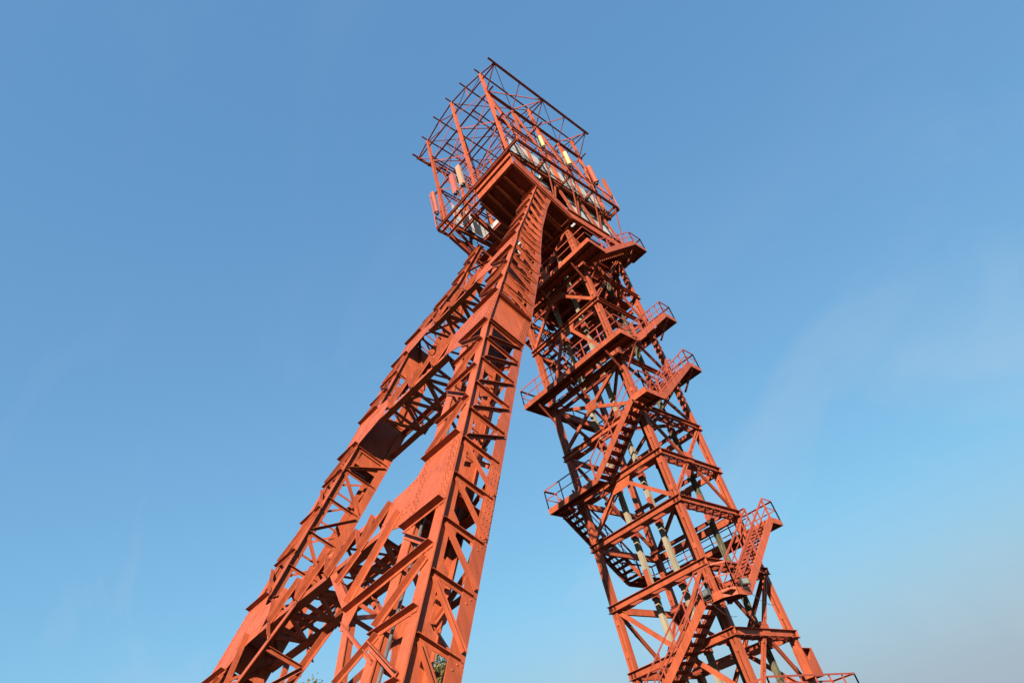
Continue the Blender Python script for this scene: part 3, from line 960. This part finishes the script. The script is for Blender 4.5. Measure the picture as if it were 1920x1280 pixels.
# floodlights on the corner landing
FL = ['grey floodlight at the stair head corner of the small landing', 'grey floodlight at the right end of the small landing']
for i, (p, d) in enumerate((((0.14, -1.13, 7.38), (-0.25, -1, 0.15)), ((1.16, -0.12, 7.45), (0.9, -0.5, 0.1)))):
    d = V(d).normalized()
    p = V(p)
    t = thing('floodlight', FL[i], 'floodlight', tuple(p), 'floodlights on the corner landing')
    s = d.cross(V((0, 0, 1))).normalized()
    u = s.cross(d)
    MB().bar(p - d * 0.06, p + d * 0.05, s, u, [(-0.15, 0.15, -0.11, 0.11)]).build('lamp_housing', LAMPM, t)
    MB().bar(p + d * 0.051, p + d * 0.058, s, u, [(-0.115, 0.115, -0.08, 0.08)]).build('lamp_glass', GLASS, t)
    mb = MB()
    for k in (-1, 1):
        mb.bar(p + s * 0.175 * k, p + s * 0.175 * k - u * 0.2 - d * 0.04, s, d, [(-0.006, 0.006, -0.02, 0.02)])
    mb.bar(p - s * 0.18 - u * 0.2 - d * 0.04, p + s * 0.18 - u * 0.2 - d * 0.04, u, d, [(-0.006, 0.006, -0.02, 0.02)])
    mb.build('lamp_bracket', LAMPM, t)
    mb = MB()
    q = p - u * 0.2 - d * 0.05
    for w_ in (V((0.05, 0.1, -0.25)), V((0.12, 0.22, -0.3)), V((0.1, 0.3, -0.12)), V((-0.05, 0.35, 0.05))):
        mb.tube(q, q + w_, 0.009, 5)
        q = q + w_
    mb.build('cable', DARK, t)

# sheet-steel hood box on the right column
t = thing('hood_box', 'orange sheet steel box with dark funnel opening on the right tower column', 'steel box', (0.55, 3.3, 4.5))
mb = MB()
x0, x1, ya, yb, zb, zt = 0.16, 0.50, 3.29, 4.12, 4.55, 5.53
h0, h1, k0, k1, zh = 3.34, 4.02, 3.46, 3.72, 5.12
# front (+x) sheet round the funnel opening, which is open at the top
mb.plate([(x1, ya, zb), (x1, k0, zh), (x1, h0, zt), (x1, ya, zt)], (0.014, 0, 0))
mb.plate([(x1, yb, zb), (x1, yb, zt), (x1, h1, zt), (x1, k1, zh)], (0.014, 0, 0))
mb.plate([(x1, ya, zb), (x1, yb, zb), (x1, k1, zh), (x1, k0, zh)], (0.014, 0, 0))
mb.build('front_sheet', PAINT, t)
mb = MB()
mb.box(x0, x1 - 0.002, ya, ya + 0.014, zb, zt)
mb.box(x0, x1 - 0.002, yb - 0.014, yb, zb, zt)
mb.box(x0, x0 + 0.014, ya + 0.016, yb - 0.016, zb, zt)
mb.box(x0 + 0.016, x1 - 0.002, ya + 0.016, yb - 0.016, zt - 0.014, zt)
mb.build('casing', PAINT, t)

# ================================================================== sheave platform
plat = thing('sheave_platform', 'cantilevered sheave platform with deep front girder and grey floor at the tower top', 'platform', (-2.5, 0, 28.3))
ZD, ZB2 = 31.75, 30.35
XA, XB = -6.18, 1.18
YA, YE = -3.9, 5.0
one('edge_beam', plat, (XA, YA, ZD - 0.09), (XB, YA, ZD - 0.09), (0, 1, 0), (0, 0, 1), ibeam(0.18, 0.12, 0.014))
one('edge_beam', plat, (XB, YA + 0.07, ZD - 0.09), (XB, YE, ZD - 0.09), (1, 0, 0), (0, 0, 1), ibeam(0.18, 0.12, 0.014))
one('edge_beam', plat, (XA, YA + 0.07, ZD - 0.09), (XA, YE, ZD - 0.09), (1, 0, 0), (0, 0, 1), ibeam(0.18, 0.12, 0.014))
one('edge_beam', plat, (XA, YE, ZD - 0.09), (XB, YE, ZD - 0.09), (0, 1, 0), (0, 0, 1), ibeam(0.18, 0.12, 0.014))
one('edge_beam', plat, (0.38, YA + 0.1, ZD - 0.19), (0.38, YE, ZD - 0.19), (1, 0, 0), (0, 0, 1), ibeam(0.36, 0.16, 0.016))
one('edge_beam', plat, (-5.38, YA + 0.1, ZD - 0.19), (-5.38, YE, ZD - 0.19), (1, 0, 0), (0, 0, 1), ibeam(0.36, 0.16, 0.016))
# deep front girder (right bay)
mb = MB()
mb.box(-2.55, 0.42, YA + 0.10, YA + 0.12, ZB2, ZD - 0.2)
mb.box(-2.55, 0.42, YA - 0.04, YA + 0.10, ZD - 0.215, ZD - 0.2)
mb.box(-2.55, 0.42, YA - 0.02, YA + 0.10, ZB2 + 0.70, ZB2 + 0.715)
mb.box(-2.55, 0.42, YA - 0.04, YA + 0.16, ZB2 - 0.016, ZB2)
mb.build('front_girder', PAINT, plat)
# left bay truss
tz = ((ZD - 0.2, 'top'), (31.1, 'mid'), (ZB2, 'bottom'))
for z, _ in tz[1:]:
    one('truss_chord', plat, (-5.5 if z < 31 else -5.9, YA + 0.03, z), (-2.56, YA + 0.03, z), (0, 1, 0), (0, 0, 1), [(-0.06, 0.06, -0.012, 0), (0.04, 0.055, -0.1, -0.012)])
for i in range(6):
    xa = -5.4 + 0.47 * i
    za, zb_ = (ZB2, 31.6) if i % 2 else (31.6, ZB2)
    one('truss_web', plat, (xa, YA + 0.05, za), (xa + 0.47, YA + 0.05, zb_), (1, 0, 0), (0, 1, 0), [(-0.04, 0.04, 0, 0.01), (0.03, 0.04, 0.01, 0.07)])
# inclined ribs and soffit under the front, from the girder down to the tower head
for x in (0.40, -0.45, -1.15, -1.85, -2.5):
    one('sloping_rib', plat, (x, YA + 0.16, ZB2 - 0.05), (x, 0.02, 28.12), (1, 0, 0), (0, 0, 1), ibeam(0.30, 0.15, 0.018), PAINT)
for x in (-3.4, -5.35):
    one('sloping_rib', plat, (x, YA + 0.16, ZB2 - 0.05), (x, 0.02, 28.12), (1, 0, 0), (0, 0, 1), ibeam(0.42, 0.15, 0.018), PAINT2)
MB().plate([(-2.5, YA + 0.2, ZB2 + 0.14), (0.38, YA + 0.2, ZB2 + 0.14), (0.38, 0.1, 28.34), (-2.5, 0.1, 28.34)], (0, 0, 0.02)).build('sloping_soffit', PAINT2, plat)
MB().plate([(-5.3, -1.9, 29.25), (-3.5, -1.9, 29.25), (-3.5, 0.05, 28.3), (-5.3, 0.05, 28.3)], (0, 0, 0.02)).build('sloping_soffit', PAINT2, plat)
MB().plate([(0.42, YA + 0.25, ZB2 + 0.1), (0.42, 0.05, 28.3), (0.42, 0.05, 28.95), (0.42, YA + 0.25, ZB2 + 0.95)], (0.014, 0, 0)).build('side_web', PAINT2, plat)
MB().plate([(-5.42, YA + 0.25, ZB2 - 0.1), (-5.42, 0.05, 28.1), (-5.42, 0.05, 28.8), (-5.42, YA + 0.25, ZB2 + 0.5)], (-0.014, 0, 0)).build('side_web', PAINT2, plat)
# head girders round the tower top
for x in (0.40, -5.40):
    one('head_girder', plat, (x, -0.1, 28.55), (x, YE + 0.1, 28.55), (1, 0, 0), (0, 0, 1), ibeam(0.80, 0.22, 0.02))
one('head_girder', plat, (-5.28, -0.02, 28.5), (0.28, -0.02, 28.5), (0, 1, 0), (0, 0, 1), ibeam(0.70, 0.2, 0.02))
one('head_girder', plat, (-5.28, D, 28.5), (0.28, D, 28.5), (0, 1, 0), (0, 0, 1), ibeam(0.70, 0.2, 0.02))
# side trusses between head girder and platform
for xs, sgn, xe in ((0.40, 1, XB), (-5.40, -1, XA)):
    bots = (-1.0, 0.85, 2.8, 5.0)
    tops = (-3.3, -0.1, 1.85, 3.9)
    for i, yb in enumerate(bots):
        zbot = 29.0 if i else 29.35
        yt = (-1.6, 0.45, 2.5, 4.6)[i]
        one('bracket_post', plat, (xs + 0.05 * sgn, yb, zbot), (xe - 0.03 * sgn, yt, ZD - 0.2), (0, 1, 0), (sgn, 0, 0), [(-0.045, 0.045, 0, 0.01), (0.035, 0.045, -0.07, 0)])
        one('truss_web', plat, (xs, yb, zbot), (xs, tops[i], ZD - 0.35), (0, 1, 0), (sgn, 0, 0), [(-0.09, 0.09, 0.0, 0.012), (-0.09, -0.078, -0.1, 0), (0.078, 0.09, -0.1, 0)])
        if i < 3:
            one('truss_web', plat, (xs, yb + 0.1, zbot), (xs, tops[i + 1] - 0.1, ZD - 0.35), (0, 1, 0), (sgn, 0, 0), [(-0.07, 0.07, 0.014, 0.026), (0.058, 0.07, -0.1, 0.014)])
        p0 = V((xs + 0.04 * sgn, yb, zbot)); p1 = V((xe - 0.03 * sgn, yt, ZD - 0.2))
        for k in (0.35, 0.62):
            q = p0.lerp(p1, k)
            one('bracket_tie', plat, q, (xs, q.y + (0.55 if k < 0.5 else 0.75), q.z + 0.12), (0, 0, 1), (sgn, 0, 0), [(-0.03, 0.03, 0, 0.01)])
        one('floor_bearer', plat, (xs, yt, ZD - 0.12), (xe, yt, ZD - 0.12), (0, 1, 0), (0, 0, 1), ibeam(0.14, 0.08, 0.012))
# open floor strips of the outer walkways
for sx, xs in ((1, (0.62, 0.96)), (0, (-5.95, -5.62))):
    for x in xs:
        MB().box(x - 0.006, x + 0.006, YA + 0.1, YE - 0.08, ZD - 0.035, ZD - 0.005).build('grating_bar', DARK, plat)
for i in range(6):
    for j in range(4):
        xa = -5.28 + 0.93 * i
        ya = -0.95 + 1.47 * j
        if 1 <= i <= 4 and 1 <= j <= 2:
            continue
        MB().box(xa + 0.006, xa + 0.924, ya + 0.006, ya + 1.464, ZD - 0.035, ZD - 0.01).build('floor_plate', PAINT2, plat)
# grey sheet-clad cabin on the platform, its skirt hanging below the floor
cab = thing('cabin', 'grey sheet metal cabin on the platform seen through the open floor', 'cabin', (-2.5, 2, ZD))


def wall(xa, ya, xb, yb, z0, z1, step, nrm, lowfn=None):
    a = V((xa, ya, 0)); b = V((xb, yb, 0))
    L = (b - a).length
    n = max(1, round(L / step))
    d = (b - a) / n
    e = d.normalized() * 0.008
    for i in range(n):
        p, q = a + d * i + e, a + d * (i + 1) - e
        zp = max(z0, lowfn(p.y)) if lowfn else z0
        zq = max(z0, lowfn(q.y)) if lowfn else z0
        up = V((0, 0, 1))
        if z1 - max(zp, zq) < 0.1:
            continue
        MB().plate([p + up * zp, q + up * zq, q + up * z1, p + up * z1], V(nrm) * 0.03).build('wall_panel', GREY, cab)


slope = lambda y: 30.95 + (29.25 - 30.95) * (y + 3.9) / 3.9 if y < 0 else 29.25
wall(0.24, -3.2, 0.24, 4.9, ZD + 0.02, 33.75, 0.62, (0.3, 0, 0))
wall(0.10, -3.4, 0.10, -0.5, 28.9, ZD - 0.3, 0.9, (0.3, 0, 0), slope)
wall(0.10, 0.75, 0.10, 4.85, 28.9, ZD - 0.3, 0.9, (0.3, 0, 0), slope)
wall(-5.2, 0.3, 0.2, 0.3, ZD + 0.02, 33.9, 0.7, (0, -0.3, 0))
wall(-5.24, -3.2, -5.24, 4.9, ZD + 0.02, 33.75, 0.62, (-0.3, 0, 0))
wall(-5.3, 4.93, 0.2, 4.93, ZD + 0.02, 33.75, 0.7, (0, 0.3, 0))
wall(-5.2, 0.15, -2.6, 0.15, 29.0, ZD - 0.3, 0.7, (0, -0.3, 0))
for y in (-2.55, -0.9, 1.2, 3.0):
    one('floor_bearer', plat, (-5.28, y, ZD - 0.17), (0.28, y, ZD - 0.17), (0, 1, 0), (0, 0, 1), ibeam(0.24, 0.12, 0.014), PAINT2)
rail(plat, [(XA + 0.03, YE, ZD), (XA + 0.03, YA + 0.03, ZD), (XB - 0.03, YA + 0.03, ZD), (XB - 0.03, YE, ZD)], 1.05)
# cable trays under the walkway
for k, (x, z, r) in enumerate(((0.55, ZD - 0.2, 0.022), (0.62, ZD - 0.21, 0.018), (0.68, ZD - 0.2, 0.015))):
    mb = MB()
    yy = YA + 0.5
    pr = V((x, yy, z))
    while yy < YE - 0.6:
        yy += 0.7
        q = V((x + random.uniform(-0.03, 0.03), yy, z + random.uniform(-0.03, 0.01)))
        mb.tube(pr, q, r, 6)
        pr = q
    mb.build('cable', DARK, plat)
for k in range(5):
    y = YA + 1.2 + k * 1.7
    mb = MB()
    mb.box(0.50, 0.72, y - 0.015, y + 0.015, ZD - 0.27, ZD - 0.24)
    mb.box(0.50, 0.515, y - 0.015, y + 0.015, ZD - 0.24, ZD - 0.1)
    mb.box(0.705, 0.72, y - 0.015, y + 0.015, ZD - 0.24, ZD - 0.1)
    mb.build('cable_hanger', DARK, plat)

# ================================================================== roof cage
roof = thing('roof_frame', 'bare curved roof skeleton of thin dark red bars over the platform', 'roof frame', (-2.5, 0.5, 31.75))
AX = [1.60, 0.38, -1.05, -2.5, -3.95, -5.38, -6.60]
AZ = [39.80, 40.33, 40.84, 41.08, 40.84, 40.33, 39.80]
ROWS = (-3.83, 0.45, 4.75)
TB = [(-0.045, 0.045, -0.045, 0.0), ]
LBAR = lambda w: [(-w / 2, w / 2, -0.01, 0), (w / 2 - 0.01, w / 2, -0.8 * w, -0.01)]
FLAT = lambda w: [(-w / 2, w / 2, -0.014, 0), (-0.005, 0.005, -0.03, -0.014)]
for y in ROWS:
    for i in range(6):
        one('arch_bar', roof, (AX[i], y, AZ[i] - 0.06), (AX[i + 1], y, AZ[i + 1] - 0.06), (0, 1, 0), (0, 0, 1), FLAT(0.09))
    one('tie_bar', roof, (AX[0], y + 0.05, 39.72), (AX[6], y + 0.05, 39.72), (0, 1, 0), (0, 0, 1), FLAT(0.09))
    for i in (1, 2, 3, 4, 5):
        one('hanger_bar', roof, (AX[i], y + 0.02, AZ[i] - 0.07), (AX[i], y + 0.02, 39.72), (1, 0, 0), (0, 1, 0), LBAR(0.06))
    for i in (1, 2, 3, 4):
        a, b = ((AX[i], 39.72), (AX[i + 1], AZ[i + 1] - 0.08)) if i >= 3 else ((AX[i + 1], 39.72), (AX[i], AZ[i] - 0.08))
        one('web_bar', roof, (a[0], y + 0.07, a[1]), (b[0], y + 0.07, b[1]), (1, 0, 0), (0, 1, 0), LBAR(0.055))
    for x in (0.38, -2.5, -5.38):
        zt = 40.28 if x != -2.5 else 41.0
        if x == -2.5 and y == 0.45:
            continue
        c = MB()
        c.bar((x, y, ZD), (x, y, zt), (1, 0, 0), (0, -1, 0), [(-0.09, 0.09, 0.07, 0.084), (-0.09, 0.09, -0.084, -0.07), (-0.006, 0.006, -0.07, 0.07)])
        c.build('column', PAINT, roof)
    for z in (38.1, 34.95) if y != 0.45 else (38.1,):
        one('tie_bar', roof, (0.9, y + 0.1, z), (-5.95, y + 0.1, z), (0, 1, 0), (0, 0, 1), FLAT(0.11))
    for s in (1, -1):
        x0, x1 = (0.38, 1.6) if s > 0 else (-5.38, -6.6)
        one('eave_bracket', roof, (x0, y + 0.03, 38.15), (x1, y + 0.03, 39.75), (0, 1, 0), (s, 0, 0), LBAR(0.075))
        if y != 0.45:
            a = -2.5
            one('cross_brace', roof, (x0, y + 0.13, 38.05), (a, y + 0.13, 35.0), (0, 0, 1), (0, -1, 0), LBAR(0.06))
            one('cross_brace', roof, (x0, y + 0.19, 34.95), (a, y + 0.19, 38.05), (0, 0, 1), (0, -1, 0), LBAR(0.06))
            one('cross_brace', roof, (x0, y + 0.13, 34.9), (a, y + 0.13, ZD + 0.1), (0, 0, 1), (0, -1, 0), LBAR(0.06))
            one('cross_brace', roof, (x0, y + 0.13, 38.1), (a, y + 0.13, 39.7), (0, 0, 1), (0, -1, 0), LBAR(0.055))
# purlins
for i in range(7):
    w = 0.13 if i in (0, 6) else 0.10
    one('purlin', roof, (AX[i], -4.32, AZ[i] + 0.06), (AX[i], 5.15, AZ[i] + 0.06), (1, 0, 0), (0, 0, 1), [(-w / 2, w / 2, -0.012, 0), (-0.006, 0.006, -0.05, -0.012)])
# roof-plane bracing
for i in range(1, 5, 2):
    for ya, yb in ((ROWS[0], ROWS[1]), (ROWS[1], ROWS[2])):
        one('roof_brace', roof, (AX[i], ya, AZ[i] - 0.08), (AX[i + 2], yb, AZ[i + 2] - 0.08), (1, 0, 0), (0, 0, 1), FLAT(0.055))
        one('roof_brace', roof, (AX[i + 2], ya, AZ[i + 2] - 0.14), (AX[i], yb, AZ[i] - 0.14), (1, 0, 0), (0, 0, 1), FLAT(0.055))
# eaves and side walls
for s in (1, -1):
    xc, xe = (0.38, 1.6) if s > 0 else (-5.38, -6.6)
    sv = (s, 0, 0)
    one('eave_beam', roof, (xe, -4.0, 39.66), (xe, 5.0, 39.66), (1, 0, 0), (0, 0, 1), FLAT(0.10))
    for z, dx in ((38.12, 0.0), (37.9, 0.12), (38.3, -0.1)):
        one('side_rail', roof, (xc + dx * s, -3.9, z), (xc + dx * s, 4.85, z), (1, 0, 0), (0, 0, 1), FLAT(0.10))
    for z in (35.1, 34.8):
        one('side_rail', roof, (xc + 0.1 * s, -3.9, z), (xc + 0.1 * s, 4.85, z), (1, 0, 0), (0, 0, 1), FLAT(0.10))
    lo = [-3.83, -1.65, 0.45, 2.6, 4.75]
    for i, y in enumerate(lo):
        one('eave_web', roof, (xc, y, 38.15), (xe, y, 39.68), (0, 1, 0), sv, LBAR(0.065))
        if i < 4:
            if i % 2 == 0:
                one('eave_web', roof, (xc, y, 38.2), (xe, lo[i + 1] + 2.0 if i == 0 else lo[i + 1], 39.64), (0, 1, 0), sv, LBAR(0.055))
                one('eave_web', roof, (xe, y, 39.62), (xc, lo[i + 1], 38.22), (0, 1, 0), sv, LBAR(0.055))
            else:
                one('eave_web', roof, (xc, y, 38.2), (xe, lo[i + 1], 39.64), (0, 1, 0), sv, LBAR(0.055))
        if i in (1, 3):
            one('wall_post', roof, (xc, y, ZD), (xc, y, 38.1), (0, 1, 0), sv, [(-0.075, 0.075, 0, 0.012), (-0.075, -0.063, -0.1, 0), (0.063, 0.075, -0.1, 0)])
    for i in range(4):
        ya, yb = lo[i] + 0.1, lo[i + 1] - 0.1
        one('side_brace', roof, (xc + 0.02 * s, ya, 38.0 if i % 2 == 0 else 35.0), (xc + 0.02 * s, yb, 35.0 if i % 2 == 0 else 38.0), (0, 1, 0), sv, LBAR(0.085))
        one('side_brace', roof, (xc + 0.02 * s, ya, 35.0 if i % 2 == 0 else ZD + 0.1), (xc + 0.02 * s, yb, ZD + 0.1 if i % 2 == 0 else 35.0), (0, 1, 0), sv, LBAR(0.075))
        one('side_brace', roof, (xc - 0.14 * s, ya, 35.0 if i % 2 == 0 else 38.0), (xc - 0.14 * s, yb, 38.0 if i % 2 == 0 else 35.0), (0, 1, 0), sv, LBAR(0.06))
for s in (1, -1):
    xc = 0.38 if s > 0 else -5.38
    for y in (-3.83, -1.65, 0.45, 2.6, 4.45):
        one('raking_strut', roof, (xc + 0.04 * s, y + 0.12, 37.7), (xc + 0.76 * s, y + 0.42, ZD), (0, 1, 0), (s, 0, 0), [(-0.065, 0.065, 0, 0.012), (0.053, 0.065, -0.09, 0), (-0.065, -0.053, -0.09, 0)])
for y in (-1.65, 2.6):
    one('tie_bar', roof, (0.38, y, 38.05), (-5.38, y, 38.05), (0, 1, 0), (0, 0, 1), FLAT(0.10))
for y in ROWS:
    one('tie_bar', roof, (0.38, y + 0.08, 36.5), (-5.38, y + 0.08, 36.5), (0, 1, 0), (0, 0, 1), FLAT(0.08))
for x in (-1.1, -3.9):
    for y in (0.45, 4.75):
        one('inner_post', roof, (x, y, ZD), (x, y, 39.7), (1, 0, 0), (0, -1, 0), [(-0.05, 0.05, 0, 0.01), (0.04, 0.05, -0.08, 0)])
    one('tie_bar', roof, (x, -3.8, 38.2), (x, 4.75, 38.2), (1, 0, 0), (0, 0, 1), FLAT(0.09))
    one('cross_brace', roof, (x, 0.5, 34.0), (x, 4.7, 38.1), (0, 1, 0), (1, 0, 0), LBAR(0.055))
    one('cross_brace', roof, (x, -3.75, 38.1), (x, 0.4, 34.0), (0, 1, 0), (1, 0, 0), LBAR(0.055))
for xa, xb in ((0.38, -2.5), (-2.5, -5.38)):
    one('roof_brace', roof, (xa, -3.7, 38.0), (xb, 0.4, 38.0), (1, 0, 0), (0, 0, 1), FLAT(0.06))
    one('roof_brace', roof, (xb, -3.7, 37.97), (xa, 0.4, 37.97), (1, 0, 0), (0, 0, 1), FLAT(0.06))
    one('roof_brace', roof, (xa, 0.5, 38.0), (xb, 4.7, 38.0), (1, 0, 0), (0, 0, 1), FLAT(0.06))
# caged ladder
lad = thing('caged_ladder', 'thin ladder standing inside the roof cage left of the middle column', 'ladder', (-4.4, -2.0, ZD))
lx, ly = -4.45, -2.0
for dx in (-0.22, 0.22):
    one('side_rail', lad, (lx + dx, ly, ZD), (lx + dx, ly, 40.6), (1, 0, 0), (0, -1, 0), [(-0.02, 0.02, -0.006, 0.006)], RAILP)
z = ZD + 0.3
while z < 40.5:
    MB().tube((lx - 0.22, ly, z), (lx + 0.22, ly, z), 0.014, 6).build('rung', RAILP, lad)
    z += 0.28
z = ZD + 2.2
while z < 40.6:
    mb = MB()
    pr = None
    for k in range(8):
        a = math.pi * k / 7
        q = V((lx + 0.36 * math.cos(a), ly + 0.04 + 0.62 * math.sin(a), z))
        if pr:
            mb.bar(pr, q, (0, 0, 1), (q - V((lx, ly, z))), [(-0.022, 0.022, -0.004, 0.004)])
        pr = q
    mb.build('cage_hoop', RAILP, lad)
    z += 0.8

# antennas
def antenna(label, x, y, z0, z1, shape, mat, r, group='antennas on the sheave platform'):
    t = thing('antenna', label, 'antenna', (x, y, z0), group)
    mb = MB()
    if shape == 'tube':
        mb.tube((x, y, z0), (x, y, z1), r, 14)
        mb.tube((x, y, z1), (x, y, z1 + 0.05), r, 14, r * 0.7)
    else:
        mb.box(x - r, x + r, y - r * 0.45, y + r * 0.45, z0, z1)
        mb.box(x - r * 0.9, x + r * 0.9, y - r * 0.3, y + r * 0.3, z1, z1 + 0.03)
    mb.build('radome', mat, t)
    mb = MB()
    mb.tube((x, y, z0 - 0.16), (x, y, z0 - 0.002), r * 0.6, 10)
    mb.tube((x - 0.05, y + 0.05, z0 - 0.5), (x - 0.05, y + 0.05, z0 - 0.1), 0.02, 6)
    mb.build('connector', DARK, t)
    mb = MB()
    py = y + r + 0.16 if shape != 'tube' else y
    px = x if shape != 'tube' else x - r - 0.14
    mb.tube((px, py, ZD), (px, py, z1 + 0.2), 0.035, 8)
    for zz in (z0 + 0.2, z1 - 0.2):
        mb.bar((px, py, zz), (x, y, zz), (0, 0, 1), (x - px + 0.3, 0.7, 0), [(-0.03, 0.03, -0.03, 0.03)])
    mb.build('mounting_pole', STEEL if mat is not PAINT else PAINT, t)
    return t


antenna('upper pale yellow antenna tube on the right platform edge', 0.85, -0.55, 34.3, 35.35, 'tube', YELLOW, 0.115)
antenna('lower pale yellow antenna tube on the right platform edge', 0.85, 1.8, 34.3, 35.6, 'tube', YELLOW, 0.14)
antenna('orange antenna tube at the right rear of the platform', 0.95, 4.1, 34.0, 35.75, 'tube', PAINT, 0.17)
antenna('slim orange antenna at the far right rear corner of the platform', 1.16, 4.85, 32.85, 34.7, 'panel', PAINT, 0.10)
antenna('flat salmon antenna panel on the front of the platform', -3.95, -3.98, 32.7, 34.5, 'panel', SALMON, 0.17)
antenna('flat peach antenna panel beside the salmon one on the platform front', -3.30, -3.98, 32.75, 34.6, 'panel', PEACH, 0.15)
antenna('orange antenna tube at the far left front corner of the platform', -5.85, -3.95, 32.9, 34.85, 'tube', PAINT, 0.14)


# ================================================================== trees
def tree(label, x, y, h, r, leafm, n, seed):
    rnd = random.Random(seed)
    t = thing('tree', label, 'tree', (x, y, 0), 'trees behind the strut')
    mb = MB()
    base = V((x, y, 0))
    pr = base
    for k in range(1, 7):
        q = base + V((rnd.uniform(-0.2, 0.2), rnd.uniform(-0.2, 0.2), h * 0.85 * k / 6))
        mb.tube(pr, q, 0.24 * (1.05 - k / 7), 9, 0.24 * (1.05 - (k + 1) / 7))
        pr = q
    tips = []
    for k in range(26):
        zz = h * (0.3 + 0.6 * k / 26)
        a = k * 2.4 + rnd.uniform(-0.4, 0.4)
        L = r * (0.5 + 0.6 * math.sin(math.pi * (0.15 + 0.8 * k / 26))) * rnd.uniform(0.75, 1.1)
        p0 = base + V((0, 0, zz))
        p1 = p0 + V((math.cos(a) * L, math.sin(a) * L, L * rnd.uniform(0.5, 1.0)))
        p1.z = min(p1.z, h)
        mb.tube(p0, p1, 0.07, 5, 0.015)
        tips += [p0.lerp(p1, f) for f in (0.5, 0.75, 1.0)]
    tips += [base + V((0, 0, h * 0.97)), base + V((0.3, 0.1, h * 0.93)), base + V((-0.3, 0.2, h * 0.92))]
    mb.build('trunk', BARK, t)
    lf = MB()
    for k in range(n):
        c = rnd.choice(tips)
        p = c + V((rnd.gauss(0, 0.34), rnd.gauss(0, 0.34), rnd.gauss(0, 0.30)))
        nr = V((rnd.uniform(-1, 1), rnd.uniform(-1, 1), rnd.uniform(-0.3, 1))).normalized()
        u = nr.orthogonal().normalized()
        w = nr.cross(u)
        s = rnd.uniform(0.07, 0.13)
        lf.add([p - u * s, p - w * s * 0.6, p + u * s, p + w * s * 0.6], [(0, 1, 2, 3)])
    lf.build('crown', leafm, t, kind='stuff')


tree('yellowish green tree top showing behind the foot of the near strut leg', -23.75, 5.95, 13.5, 1.25, LEAFA, 12000, 3)
tree('small green tree top showing between the two strut legs', -28.1, -0.62, 13.35, 1.0, LEAFA, 4500, 5)
